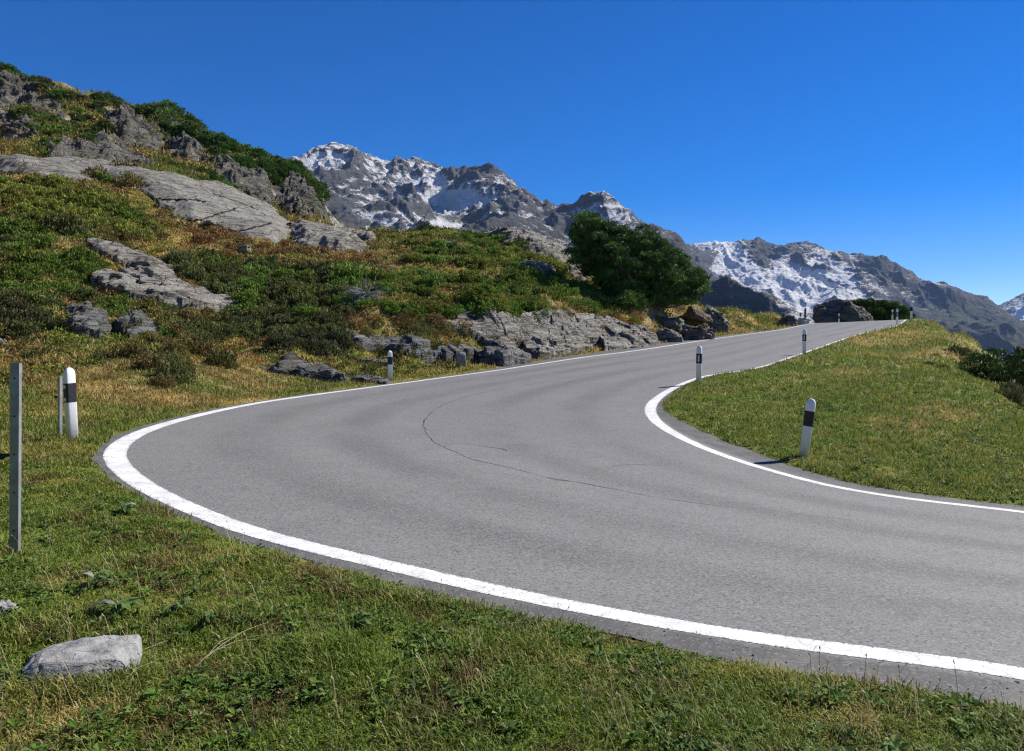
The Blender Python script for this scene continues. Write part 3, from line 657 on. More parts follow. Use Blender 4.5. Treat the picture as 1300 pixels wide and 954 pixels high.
sn2 = [(885, 318, .45), (915, 315, .95), (900, 330, .35), (935, 330, .98), (950, 348, .95), (962, 318, .08), (975, 335, .25), (990, 330, .6), (1020, 318, .35), (1010, 330, .35), (1045, 325, .55), (985, 355, .85), (1010, 360, .8), (1040, 345, .8), (1060, 375, .75), (1030, 395, .6), (1095, 332, .25), (1080, 350, .6), (1100, 375, .5), (1130, 350, .3), (1130, 380, .35), (1175, 362, .35), (1160, 400, .12), (1190, 370, .5), (1210, 385, .12), (1250, 385, .08), (1230, 420, .0), (1100, 410, .4), (960, 385, .25), (930, 390, .1), (1150, 430, .0), (1300, 420, 0)]
mountain('mountain_range', sky2, in2, bk2, 800, 1420, 3200, 9600, sn2, MM2, 105, 700, 201, 640, 640, lambda c, r: 0.9 * sstep(1120, 1230, c) * sstep(360, 410, r) + 0.8 * sstep(395, 420, r))
sky3 = [(1150, 430, 11000), (1240, 398, 11000), (1262, 390, 11000), (1275, 386, 11000), (1288, 380, 11000), (1300, 374, 11000), (1330, 362, 11000), (1370, 350, 11000), (1450, 380, 11000)]
in3 = [(1280, 410, 9800), (1300, 400, 9700), (1340, 410, 9500), (1250, 440, 9400), (1400, 430, 9000)]
bk3 = [(6000., 14000., -200.), (9000, 14000, -200.), (5000, 8800, -200), (8000, 8800, -200)]
mountain('mountain_range', sky3, in3, bk3, 1200, 1440, 9000, 13000, [(1285, 392, .5), (1295, 397, .95), (1270, 395, .2), (1300, 380, .5), (1260, 410, 0.05), (1340, 400, .5), (1290, 420, .1)], MM2, 110, 900, 301, 240, 240)
# ------------------------------------------------------------------ air
def haze_box():
    x0, x1, y0, y1, z0, z1 = -9000, 10500, -300, 13500, -560, 1500
    v = np.array([(x, y, z) for x in (x0, x1) for y in (y0, y1) for z in (z0, z1)], float)
    f = np.array([(0, 1, 3, 2), (4, 6, 7, 5), (0, 4, 5, 1), (2, 3, 7, 6), (0, 2, 6, 4), (1, 5, 7, 3)])
    m = bpy.data.materials.new('thin_blue_air'); m.use_nodes = True; t = m.node_tree
    for n in list(t.nodes):
        if n.type == 'BSDF_PRINCIPLED': t.nodes.remove(n)
    pv = t.nodes.new('ShaderNodeVolumePrincipled'); pv.inputs['Color'].default_value = (0.42, 0.62, 1.0, 1); pv.inputs['Density'].default_value = HAZE_DENSITY; pv.inputs['Anisotropy'].default_value = 0.0
    t.links.new(pv.outputs[0], t.nodes['Material Output'].inputs['Volume'])
    o = link('haze', np_mesh('haze', v, f, m)); tag(o, kind='stuff')
HAZE_DENSITY = 2.4e-5
haze_box()
#==OBJECTS==
# ------------------------------------------------------------------ foliage builders
def unit(v): return v / (np.linalg.norm(v, axis=-1, keepdims=True) + 1e-9)
def leaf_quads(C_, N_, size, aspect=0.5, rng=RNG, spread=0.7):
    """diamond leaves: centres, preferred direction, length"""
    n = len(C_); size = np.broadcast_to(size, (n,))[:, None]
    d = unit(N_ + spread * rng.normal(size=(n, 3))); a = unit(np.cross(d, rng.normal(size=(n, 3))))
    w = a * size * aspect * 0.5; l = d * size * 0.5
    v = np.stack([C_ - l, C_ + w, C_ + l, C_ - w], 1).reshape(-1, 3)
    f = np.arange(n * 4).reshape(n, 4); return v, f
def needle_tris(C_, N_, length, width, k=5, rng=RNG, spread=0.75):
    n = len(C_); C2 = np.repeat(C_, k, 0); N2 = np.repeat(N_, k, 0); L = np.repeat(np.broadcast_to(length, (n,)), k)[:, None] * rng.uniform(.7, 1.2, (n * k, 1))
    d = unit(N2 + spread * rng.normal(size=(n * k, 3))); a = unit(np.cross(d, rng.normal(size=(n * k, 3))))
    w = a * width * 0.5
    v = np.stack([C2 - w, C2 + w, C2 + d * L], 1).reshape(-1, 3)
    return v, np.arange(n * k * 3).reshape(-1, 3)
PAL = {
 'juniper': [(0.060, 0.110, 0.016), (0.085, 0.150, 0.020), (0.040, 0.075, 0.014), (0.12, 0.17, 0.03)],
 'yellow': [(0.13, 0.16, 0.025), (0.10, 0.14, 0.02), (0.16, 0.17, 0.04), (0.07, 0.10, 0.02)],
 'alpenrose': [(0.055, 0.080, 0.020), (0.072, 0.105, 0.025), (0.095, 0.085, 0.032), (0.038, 0.055, 0.016)],
 'dark': [(0.042, 0.056, 0.020), (0.055, 0.075, 0.024), (0.075, 0.065, 0.034), (0.032, 0.04, 0.018)],
 'rust': [(0.15, 0.095, 0.028), (0.20, 0.145, 0.048), (0.11, 0.075, 0.03), (0.25, 0.20, 0.08)],
 'olive': [(0.09, 0.10, 0.025), (0.12, 0.12, 0.035), (0.06, 0.075, 0.02), (0.16, 0.11, 0.04)],
 'pine': [(0.036, 0.074, 0.017), (0.050, 0.098, 0.020), (0.026, 0.052, 0.014), (0.075, 0.13, 0.028)],
}
def pick(pal, n, rng, grp=None):
    P = np.array(PAL[pal]); i = rng.choice(len(P), n, p=[.35, .3, .2, .15]); return P[i] * (np.array((1.9, 1.75, 1.6)) if pal == 'pine' else np.array((1.85, 1.6, 1.9))) * rng.uniform(.75, 1.25, (n, 1))
def shrub_mesh(name, pal, seed, n=2600, leaf=0.075, h=0.55, aspect=0.55, needle=False):
    rng = np.random.default_rng(seed)
    d = unit(rng.normal(size=(n, 3))); d[:, 2] = np.abs(d[:, 2]); d[:, 2] -= 0.12
    lump = 0.78 + 0.42 * perlin3(d[:, 0] * 2.2 + seed, d[:, 1] * 2.2, d[:, 2] * 2.2) + 0.22 * perlin3(d[:, 0] * 6, d[:, 1] * 6 + seed, d[:, 2] * 6)
    r = lump * (1 - 0.35 * rng.uniform(0, 1, n) ** 2)
    C_ = d * r[:, None] * np.array([1, 1, h])
    N_ = unit(d * np.array([1, 1, 1.3]) + np.array([0, 0, 0.5]))
    cell = perlin3(C_[:, 0] * 3, C_[:, 1] * 3, C_[:, 2] * 3 + seed * 3)
    if needle:
        v, f = needle_tris(C_, N_, leaf * 1.8, leaf * 0.42, 4, rng, 0.55); c = pick(pal, n, rng) * (1 + 0.5 * cell[:, None]); c = np.repeat(c, 12, 0)
    else:
        v, f = leaf_quads(C_, N_, leaf * rng.uniform(.7, 1.3, n), aspect, rng); c = pick(pal, n, rng) * (1 + 0.5 * cell[:, None]); c = np.repeat(c, 4, 0)
    return np_mesh(name, v, f, M_NEEDLE if needle else M_LEAF, False, colors=np.clip(c, .004, .5))
def place_norm(x, y, e=0.4):
    zx = float(T(np.array([x + e]), np.array([y]))[0] - T(np.array([x - e]), np.array([y]))[0]) / (2 * e)
    zy = float(T(np.array([x]), np.array([y + e]))[0] - T(np.array([x]), np.array([y - e]))[0]) / (2 * e)
    return Vector((-zx, -zy, 1)).normalized()
def sample_poly(poly, n, rng, mind):
    poly = np.array(poly, float); out = []
    lo, hi = poly.min(0), poly.max(0); tries = 0
    while len(out) < n and tries < n * 60:
        tries += 1; p = rng.uniform(lo, hi)
        if inpoly(np.array([p[0]]), np.array([p[1]]), poly)[0] and all((p[0] - q[0]) ** 2 + ((p[1] - q[1]) * 2.0) ** 2 > mind * mind for q in out): out.append(p)
    return np.array(out)
SHR = {}
def shrub_set(pal, needle=False, h=0.5, n=2600, leaf=0.08):
    k = (pal, needle, h, n, leaf)
    if k not in SHR: SHR[k] = [shrub_mesh('shrub_foliage', pal, 100 + len(SHR) * 10 + i, n, leaf, h, 0.55, needle) for i in range(4)]
    return SHR[k]
PALW = {'juniper': 'bright green', 'yellow': 'yellowish green', 'alpenrose': 'dark green', 'dark': 'blackish green', 'rust': 'rusty brown', 'olive': 'olive', 'pine': 'deep green'}
def scatter(name, poly, n, mind, rpx, pals, label, cat, group, seed, needle=False, h=0.5, sink=0.12, nl=2600, leaf=0.08, tall=(0.8, 1.2), ymin=12):
    rng = np.random.default_rng(seed); S = sample_poly(poly, n, rng, mind)
    H = hits(S[:, 0], S[:, 1], ymin, 150)
    x0, x1 = np.min(S[:, 0]), np.max(S[:, 0]); ym = np.median(S[:, 1])
    for p, q0 in zip(H, S):
        if not np.isfinite(p[0]) or p[1] > 149: continue
        s = rng.uniform(*rpx) * p[1] / F; pal = pals[rng.integers(len(pals))]
        ms = shrub_set(pal, needle, h, nl, leaf); me = ms[rng.integers(len(ms))]
        o = link(name, me, None, (p[0], p[1], p[2] - sink * s), None, (s, s * rng.uniform(.85, 1.15), s * (1 if needle else 1.65) * rng.uniform(*tall)))
        nrm = place_norm(p[0], p[1], 0.6); q = Vector((0, 0, 1)).rotation_difference((nrm + Vector((0, 0, 0.8))).normalized())
        o.rotation_euler = (q @ Matrix.Rotation(rng.uniform(0, 6.28), 3, 'Z').to_quaternion()).to_euler()
        if len(S) > 1:
            big_ = s * F / p[1] > (rpx[0] + rpx[1]) / 2; u_ = (q0[0] - x0) / (x1 - x0 + 1e-6)
            pos = ('far left', 'left', 'middle', 'right', 'far right')[min(4, int(u_ * 5))]
            lab = f"{'larger' if big_ else 'smaller'} {PALW[pal]} {label}, {'upper' if q0[1] < ym else 'lower'} {pos}"
        else: lab = label
        tag(o, lab, cat, group)

# ------------------------------------------------------------------ rocks
MR_GREY = rock_material('grey_gneiss', (0.37, 0.342, 0.295), (0.085, 0.08, 0.072), 1.0, 1.0, (0.15, 0.15, 0.085), 0.5, 0.45)
MR_SLAB = rock_material('smooth_slab_rock', (0.25, 0.235, 0.205), (0.17, 0.162, 0.145), 0.55, 1.0, (0.23, 0.22, 0.16), 0.22, 0.12)
MR_DARK = rock_material('dark_layered_rock', (0.25, 0.25, 0.245), (0.055, 0.055, 0.058), 1.1, 1.5, (0.14, 0.14, 0.08), 0.5, 0.35)
MR_CLIFF = rock_material('cliff_rock', (0.24, 0.22, 0.19), (0.045, 0.045, 0.042), 0.35, 0.7, (0.09, 0.10, 0.045), 0.9, 0.55)  # albedo lowered: shade of the cliff faces is put into the colour
MR_BROWN = rock_material('rusty_rock', (0.33, 0.28, 0.22), (0.11, 0.09, 0.075), 1.2, 0.8, (0.16, 0.11, 0.07), 0.6, 0.7)
MR_BOULD = rock_material('shade_toned_boulder', (0.20, 0.19, 0.175), (0.05, 0.05, 0.048), 0.5, 0.5, (0.13, 0.13, 0.08), 0.4, 0.3)  # dark tone stands in for shade on the boulder's near face
MR_WHITE = rock_material('white_quartz', (0.62, 0.61, 0.58), (0.40, 0.39, 0.37), 2.0, 0.6, (0.45, 0.44, 0.38), 0.2, 0.05)
import bmesh
_ico = {}
def ico(k):
    if k not in _ico:
        bm = bmesh.new(); bmesh.ops.create_icosphere(bm, subdivisions=k, radius=1.0)
        bm.verts.ensure_lookup_table()
        v = np.array([x.co[:] for x in bm.verts]); f = np.array([[a.index for a in x.verts] for x in bm.faces]); bm.free(); _ico[k] = (v, f)
    v, f = _ico[k]; return v.copy(), f.copy()
def facets3(q, seed, warp=.35):
    w = q + warp * np.stack([fbm3(q[:, 0] * .9, q[:, 1] * .9, q[:, 2] * .9, 2, seed + k) for k in (61, 62, 63)], 1)
    c = np.floor(w); d = w - c - .5; o = 0
    for k in range(3): o = o + ((_hash(c[:, 0], c[:, 1], c[:, 2], seed + k) & 255) / 127.5 - 1) * d[:, k]
    return o + 0.5 * ((_hash(c[:, 0], c[:, 1], c[:, 2], seed + 9) & 255) / 127.5 - 1)
def rock_shape(dims, seed, sub=5, box=0.55, rough=0.12, layer=0.10, lfreq=5.0, ldir=(0.30, -0.35, 0.88), facet=0.25, fac=0.34):
    v, f = ico(sub); n = v.copy()
    p = np.sign(v) * np.abs(v) ** box; p /= np.max(np.abs(p), axis=1, keepdims=True) ** 0.55
    d = np.array(dims) / 2.0; P = p * d; s = float(np.min(d)); m = float(np.mean(d))
    rng = np.random.default_rng(seed)
    for k in range(9):                                    # chopped planes give flat broken faces
        a = unit(rng.normal(size=3)); a[2] = abs(a[2]) * 0.9; a = unit(a); L = P @ a; lim = np.quantile(L, 1 - facet * rng.uniform(.3, 1)); P = P - np.where(L > lim, (L - lim) * 0.85, 0)[:, None] * a
    q = P / m * 1.5
    disp = rough * m * fbm3(q[:, 0] * 1.3 + seed, q[:, 1] * 1.3, q[:, 2] * 1.3, 5, seed, 0.55)
    ld = np.array(ldir) / np.linalg.norm(ldir); t = (P @ ld) / s * lfreq / 2 + 1.2 * fbm3(q[:, 0] * .8, q[:, 1] * .8 + seed, q[:, 2] * .8, 3, seed + 5)
    fr = t - np.floor(t); led = sstep(0.0, 0.25, fr) * (1 - 0.6 * fr); amp = 0.5 + 0.8 * perlin3(q[:, 0] * 2, q[:, 1] * 2, np.floor(t) * 3.1, seed + 7)
    out = unit(n * np.array([1, 1, 0.35]))
    disp = disp + fac * s * (facets3(P / s * 1.3 * np.array([.8, .8, 1.3]), seed) * .5 + .28 * facets3(P / s * 3.1, seed + 50))
    return P + n * disp[:, None] + out * ((led * amp - 0.4) * layer * s)[:, None], f
def rock(name, px0, px1, rt, rb, Y, depth, label, mat, seed, cat='rock', sub=5, tilt=0.0, yaw=0.0, sinkf=0.35, group=None, **kw):
    """rock standing at distance Y, as wide and high as measured in the photograph"""
    w = (px1 - px0) * Y / F; x = ((px0 + px1) / 2 - CX) / F * (Y + depth * 0.42); zt = (HZ - rt) * Y / F; zb = (HZ - rb) * Y / F
    hh = (zt - zb); H = hh * (1 + sinkf)
    P, f = rock_shape((w, depth, H), seed, sub, **kw)
    o = link(name, np_mesh(name, P, f, mat, True), None, (x, Y + depth * 0.42, zt - H / 2), (0, tilt, yaw))
    tag(o, label, cat, group); return o
def slab(name, poly, hgt, label, mat, seed, nx=200, ny=120, edge=0.5, rough=0.08, layer=0.0, lf=2.0, grow=0.0, cat='rock', keep=0.35, step=None, ymin=15, fac=0.22, fsz=0.9):
    """outcrop lying in the slope: its outline is laid on the ground, then it gets its own thickness"""
    pl = []
    n = len(poly)
    for a, b in zip(poly, poly[1:] + poly[:1]):
        for t in (0, .5): pl.append((a[0] + (b[0] - a[0]) * t, a[1] + (b[1] - a[1]) * t))
    H = hits([p[0] for p in pl], [p[1] for p in pl], ymin, 150, 900); H = H[np.isfinite(H[:, 0])]
    Q = H[:, :2]; lo, hi = Q.min(0) - .3, Q.max(0) + .3
    gx = np.linspace(lo[0], hi[0], nx); gy = np.linspace(lo[1], hi[1], ny); X, Y = np.meshgrid(gx, gy, indexing='ij'); x = X.ravel(); y = Y.ravel()
    ins = inpoly(x, y, Q); A = Q; B = np.roll(Q, -1, axis=0); d2 = np.full(len(x), 1e9)
    for a, b in zip(A, B):
        e = b - a; t = np.clip(((x - a[0]) * e[0] + (y - a[1]) * e[1]) / (e @ e + 1e-9), 0, 1); d2 = np.minimum(d2, (x - a[0] - t * e[0]) ** 2 + (y - a[1] - t * e[1]) ** 2)
    sd = np.where(ins, 1, -1) * np.sqrt(d2) + edge * 0.7 * fbm2(x / (edge * 3), y / (edge * 3), 4, seed)
    zt = T(x, y); zm = z_macro(x, y); zb = keep * zt + (1 - keep) * zm
    z = zb + 0.25 + hgt * sstep(0.0, edge * 2.2, sd) + rough * fbm2(x / 1.5, y / 1.5, 5, seed + 1)
    if layer:
        t = (z * 1.0 + 0.45 * x - 0.10 * y) * lf + 1.0 * fbm2(x / 3, y / 3, 3, seed + 2); fr = t - np.floor(t)
        z = z + layer * (sstep(0.0, 0.3, fr) * (1 - .8 * fr)) * (0.6 + 0.8 * perlin2(x / 2, np.floor(t) * 1.7, seed + 3))
    if fac:
        q = np.stack([x, y, z * 1.6], 1) / (fsz * 1.0); z = z + fac * (facets3(q, seed + 4) * .5 + .3 * facets3(q * 2.6, seed + 5)) * sstep(0, edge, sd)
    z = np.where(sd > 0, z, zt - 0.5 - 0.6 * np.minimum(-sd, 1)); ok = sd > -edge * 0.6
    F4 = grid_faces(nx, ny)[:, ::1]; F4 = F4[ok[F4].all(axis=1)]
    us = np.unique(F4); re = np.full(len(x), -1); re[us] = np.arange(len(us))
    co = np.stack([x, y, z], -1)[us]; c0 = co.mean(0)
    o = link(name, np_mesh(name, co - c0, re[F4], mat, True), None, tuple(c0)); tag(o, label, cat); return o

slab('rock_slab', [(-40, 200), (0, 203), (90, 207), (150, 213), (200, 223), (237, 232), (276, 241), (322, 260), (350, 270), (368, 284), (366, 308), (352, 311), (308, 300), (269, 288), (240, 282), (222, 276), (196, 256), (177, 243), (150, 235), (90, 229), (0, 222), (-40, 220)], 0.5,
     'huge smooth pale grey rock slab sloping across the upper left hillside', MR_SLAB, 11, 420, 240, 0.7, 0.10, 0.06, 0.35, fac=.10, fsz=4.0)
slab('rock_slab', [(370, 290), (395, 290), (420, 298), (445, 305), (468, 313), (458, 322), (425, 321), (392, 316), (372, 311)], 0.6, 'rough grey rock slab touching the lower right end of the huge smooth slab', MR_GREY, 12, 160, 110, 0.45, 0.10, 0.12, 1.2, fac=.12)
slab('rock_slab', [(612, 299), (650, 300), (700, 305), (735, 318), (752, 345), (745, 358), (715, 350), (695, 335), (660, 318), (630, 306)], 0.4, 'flat pale grey layered slab on the crest just left of the big pine', MR_GREY, 13, 200, 130, 0.4, 0.10, 0.16, 1.4)
slab('rock_slab', [(655, 337), (690, 341), (705, 348), (690, 352), (662, 346)], 0.22, 'small pale rock slab among green junipers below the flat crest slab', MR_GREY, 14, 90, 60, 0.25, 0.06, 0.1, 2)
slab('rock_slab', [(112, 310), (150, 317), (185, 330), (216, 346), (206, 352), (170, 341), (130, 327)], 0.2, 'thin slanting pale rock rib above the streaked grey slab', MR_GREY, 15, 140, 80, 0.3, 0.08, 0.15, 2, fac=.05, keep=.8)
slab('rock_slab', [(115, 360), (140, 352), (175, 348), (207, 354), (243, 369), (285, 386), (303, 396), (280, 398), (225, 393), (180, 386), (140, 376)], 0.12, 'streaked layered grey slab on the left hillside below the thin rib', MR_GREY, 16, 300, 180, 0.35, 0.06, 0.26, 2.6, fac=.05, keep=.85)
slab('rock_slab', [(82, 398), (115, 400), (138, 408), (140, 424), (112, 428), (86, 418)], 0.15, 'small dark faceted rock on the left slope above the white stones', MR_DARK, 17, 90, 80, 0.3, 0.12, 0.2, 2.5)
slab('rock_slab', [(152, 412), (185, 404), (196, 428), (160, 437)], 0.12, 'dark broken rock beside the faceted rock on the left slope', MR_DARK, 18, 80, 80, 0.3, 0.12, 0.2, 2.5)
slab('rock_slab', [(365, 288), (385, 283), (455, 298), (480, 304), (470, 308), (420, 300)], 0.25, 'narrow pale rock strip behind the rough slab near the left crest', MR_GREY, 19, 120, 60, 0.3, 0.08, 0.1, 1.5)
from mathutils.bvhtree import BVHTree
def fissure(o, pxs, w, lab=None):
    me = o.data; L = Vector(o.location); bv = BVHTree.FromPolygons([tuple(v.co + L) for v in me.vertices], [tuple(p.vertices) for p in me.polygons]); pts = []
    for (a, b) in zip(pxs, pxs[1:]):
        for t in np.linspace(0, 1, 14, endpoint=False):
            px = a[0] + (b[0] - a[0]) * t + RNG.normal() * .4; py = a[1] + (b[1] - a[1]) * t + RNG.normal() * .5
            h = bv.ray_cast(Vector((0, 0, 0)), Vector(((px - CX) / F, 1, (HZ - py) / F)).normalized())
            if h[0] is not None: pts.append(np.array(h[0] - L))
    if len(pts) > 3:
        pts = np.array(pts); v, f = tube_np(pts, w * np.clip(.5 + np.abs(RNG.normal(size=len(pts))) * .6, .3, 1.4), 5); link('fissure', np_mesh('fissure', v, f, M_FISS, True), o)
def tube_np(path, rad, k=8):
    path = np.array(path, float); n = len(path); d = np.gradient(path, axis=0); d = unit(d); ref = np.array([0.3, 0.2, 1.0]); a = unit(np.cross(d, ref)); b = np.cross(d, a)
    t = np.arange(k) / k * 2 * np.pi; Rr = np.broadcast_to(rad, (n,))[:, None, None]
    v = (path[:, None] + Rr * (np.cos(t)[None, :, None] * a[:, None] + np.sin(t)[None, :, None] * b[:, None])).reshape(-1, 3)
    i = np.arange(n - 1)[:, None] * k + np.arange(k)[None]; j = np.arange(n - 1)[:, None] * k + (np.arange(k)[None] + 1) % k
    return v, np.stack([i, j, j + k, i + k], -1).reshape(-1, 4)
_tf = NT('dark_fissure'); M_FISS = _tf.base((0.02, 0.02, 0.018), 0.95)
BIG = [o for o in bpy.data.objects if o.get('label', '').startswith('huge smooth pale grey')][0]
fissure(BIG, [(183, 252), (215, 254), (247, 254), (262, 257)], .07)
fissure(BIG, [(237, 281), (258, 279), (280, 271), (301, 265)], .06)
fissure(BIG, [(305, 294), (325, 289), (345, 283)], .06)
fissure(BIG, [(270, 246), (300, 256), (330, 268)], .035)
# cliffs of the rocky ridge behind the slab
CL = [([(-30, 92), (0, 95), (30, 103), (45, 118), (42, 140), (15, 138), (-30, 130)], .6, 'pale grey cliff band at the far left edge of the rocky ridge'),
      ([(-30, 148), (10, 150), (55, 160), (50, 175), (10, 172), (-30, 168)], .5, 'low dark cliff step under the leftmost cliff band of the ridge'),
      ([(28, 125), (60, 130), (85, 150), (78, 160), (45, 150)], .5, 'furrowed cliff of thin leaning rock ribs on the upper left ridge'),
      ([(128, 152), (160, 142), (180, 155), (205, 175), (206, 190), (178, 192), (140, 178)], .8, 'bulging dark cliff in the middle of the left rocky ridge'),
      ([(205, 158), (232, 164), (262, 186), (268, 205), (240, 208), (208, 192)], .8, 'dark overhanging cliff with a thin pale upper rim on the ridge'),
      ([(60, 190), (110, 192), (165, 200), (205, 215), (180, 216), (120, 208), (70, 205)], .8, 'low broken rock step right above the huge smooth slab'),
      ([(268, 205), (300, 205), (335, 218), (345, 245), (352, 266), (322, 258), (285, 238)], .9, 'tall vertically ribbed cliff near the right end of the ridge'),
      ([(345, 232), (375, 226), (402, 238), (412, 262), (412, 279), (385, 280), (355, 268)], 1.0, 'last brown cliff at the right end of the rocky ridge')]
for i, (pl, hg, lb) in enumerate(CL):
    slab('cliff', pl, hg, lb, MR_CLIFF, 40 + i, 190, 150, 1.1, 0.5, 0.5, 0.45, cat='cliff', keep=0.9, fac=.75, fsz=3.5)

# outcrops along the road
rock('rock_outcrop', 280, 465, 464, 493, 23.0, 2.6, 'long low layered grey rock in the verge left of the thin roadside post', MR_DARK, 61, sub=6, tilt=0.10, box=0.7, layer=0.5, lfreq=5, ldir=(0.1, -0.5, 0.85), rough=0.2)
rock('rock_outcrop', 432, 502, 479, 491, 23.6, 1.2, 'low rock tongue continuing the long layered rock towards the delineator', MR_DARK, 62, sub=5, tilt=0.05, box=0.7, layer=0.4, lfreq=3)
rock('rock_outcrop', 308, 394, 437, 458, 27.0, 1.6, 'grey rock lying in heath above the long layered verge rock', MR_GREY, 63, sub=5, tilt=0.12, layer=0.4, lfreq=4)
rock('rock_outcrop', 420, 512, 456, 472, 27.0, 1.6, 'low dark rock hump behind the white post at the roadside meadow', MR_DARK, 64, sub=5, tilt=0.08, layer=0.4, lfreq=4)
slab('rock_outcrop', [(440, 437), (480, 434), (530, 438), (545, 444), (510, 447), (460, 444)], -.16, 'dark layered ledge in the slope below the grey dead bush', MR_DARK, 65, 220, 90, .2, .06, .16, 3.0, keep=.9, fac=.06)
slab('rock_outcrop', [(520, 452), (560, 450), (600, 449), (608, 455), (580, 460), (535, 458)], -.14, 'dark shaded ledge right behind the small milestone', MR_DARK, 66, 180, 90, .2, .06, .16, 3.0, keep=.9, fac=.06)
slab('rock_outcrop', [(558, 418), (585, 408), (640, 402), (664, 405), (668, 432), (650, 450), (622, 446), (600, 432)], .05, 'layered pale rock shelf right above the small milestone', MR_GREY, 67, 280, 180, .35, .09, .17, 2.2, keep=.75, fac=.18, fsz=1.5)
slab('rock_outcrop', [(604, 455), (640, 454), (672, 458), (674, 463), (640, 466), (608, 462)], .2, 'low dark mossy rock at the road edge right of the milestone', MR_DARK, 68, 140, 70, .2, .12, .2, 2.5, keep=.8, fac=.15)
slab('rock_outcrop', [(664, 404), (700, 400), (740, 404), (760, 412), (764, 436), (740, 448), (700, 455), (674, 456), (660, 430)], .12, 'largest craggy grey roadside rock face below the juniper band', MR_GREY, 69, 300, 200, .35, .11, .17, 2.0, keep=.75, fac=.26, fsz=1.5)
slab('rock_outcrop', [(760, 412), (790, 417), (815, 426), (836, 435), (834, 441), (800, 444), (768, 446), (762, 432)], .12, 'jagged grey rock with pale slanting plates beside the upper road', MR_GREY, 70, 220, 140, .35, .11, .17, 2.0, keep=.75, fac=.26, fsz=1.4)
rock('rock_outcrop', 834, 868, 418, 438, 40.0, 1.5, 'rounded pale rock between the wedge rock and the rusty rock', MR_GREY, 72, sub=5, yaw=-0.4, layer=0.2)
rock('rock_outcrop', 862, 908, 412, 436, 42.0, 1.8, 'rusty brown crumbling rock beside the upper road', MR_BROWN, 73, sub=5, yaw=-0.4, box=0.6, layer=0.5, lfreq=5, rough=.3)
rock('rock_outcrop', 864, 906, 390, 402, 47.5, 2.0, 'flat topped brown rock lying at the foot of the big pine', MR_BROWN, 74, sub=5, tilt=0.2, layer=.2)
rock('rock_outcrop', 885, 935, 390, 412, 49.0, 2.2, 'slanting grey rock blade right of the big pine', MR_GREY, 75, sub=5, tilt=0.5, yaw=-0.3, box=0.7, layer=0.4, lfreq=4)
rock('rock_outcrop', 838, 875, 400, 414, 44.5, 1.4, 'low grey rock plate in grass above the rusty rock', MR_GREY, 76, sub=4, tilt=0.2, layer=0.3)
rock('rock_outcrop', 988, 1010, 398, 414, 58.0, 1.5, 'small crag at the end of the orange grass mound beside the road', MR_GREY, 77, sub=5, box=.6, layer=0.4)
rock('rock_outcrop', 1008, 1032, 404, 412, 60.5, 1.2, 'low heap of pale rubble next to the small crag', MR_WHITE, 78, sub=4, layer=0.4, rough=.4)
rock('boulder', 1036, 1132, 379, 413, 88.0, 6.0, 'huge dark rounded boulder with a sunlit rim at the end of the road', MR_BOULD, 79, cat='boulder', sub=6, tilt=0.0, box=0.9, layer=0.12, lfreq=2, rough=0.12, sinkf=.5, facet=.3, fac=.12)
rock('rock_outcrop', 500, 545, 396, 405, 32.5, .8, 'tiny rock poking out of dry grass above the dark ledge', MR_GREY, 80, sub=4, layer=.3)
rock('rock_outcrop', 1165, 1200, 446, 456, 33.0, 1.2, 'flat grey stone sunk in the grassy bank below its skyline', MR_GREY, 81, sub=4, tilt=.3, layer=.3)
for i, (p0, p1, r0, r1, Y, lb) in enumerate([(48, 66, 487, 497, 17.2, 'bright white stone in the heath between the two metal posts'), (-3, 9, 497, 505, 16.3, 'white stone at the left picture edge level with the roadside post'), (103, 113, 488, 499, 16.8, 'pale stone just right of the white delineator top'), (-6, 12, 427, 442, 22.5, 'grey stone at the left edge up the slope'), (56, 62, 500, 503, 16.2, 'tiny white pebble below the bright white stone')]):
    rock('stone', p0, p1, r0, r1, Y, (p1 - p0) * Y / F * .8, lb, MR_WHITE if i != 3 else MR_GREY, 90 + i, cat='stone', sub=4, rough=.25, layer=.1)
for i, (p0, p1, r0, r1, Y, lb) in enumerate([(256, 275, 278, 283, 46, 'small pale stone at the lower rim of the huge smooth slab'), (300, 318, 312, 318, 43, 'pale flat stone in rusty grass under the huge slab'), (488, 510, 337, 343, 41.5, 'pale flat stone in dry grass near the middle of the hill'), (447, 462, 332, 337, 43, 'small pale stone left of the flat stone in dry grass'), (458, 480, 315, 321, 48, 'grey blocky stone at the end of the rough slab'), (620, 640, 393, 399, 34.6, 'pale stone on top edge of the roadside rocks')]):
    rock('stone', p0, p1, r0, r1, Y, (p1 - p0) * Y / F * .7, lb, MR_GREY, 110 + i, cat='stone', sub=4, rough=.25, layer=.1)
# near stones
def near_rock(name, x, y, dims, label, seed, mat, yaw=0, lift=0.35, **kw):
    P, f = rock_shape(dims, seed, 6, **kw); z = float(T(np.array([x]), np.array([y]))[0])
    o = link(name, np_mesh(name, P, f, mat, True), None, (x, y, z + dims[2] * (lift - 0.5) + dims[2] * 0.22), (0.0, 0.0, yaw)); tag(o, label, 'stone'); return o
MR_NEAR = rock_material('grey_field_stone', (0.30, 0.30, 0.29), (0.20, 0.20, 0.197), 4.0, 0.5, (0.25, 0.25, 0.22), 0.12, 0.04)
near_rock('stone', -1.93, 3.60, (0.46, 0.42, 0.14), 'large flat grey stone in the near grass at the bottom left', 131, MR_NEAR, 0.35, box=0.6, rough=0.05, layer=0.02, facet=.12, fac=.05)
near_rock('stone', -2.66, 4.12, (0.20, 0.16, 0.12), 'small dark grey stone at the left edge beside the large flat stone', 132, MR_NEAR, 0.2, box=0.6, rough=0.15, layer=0.1)

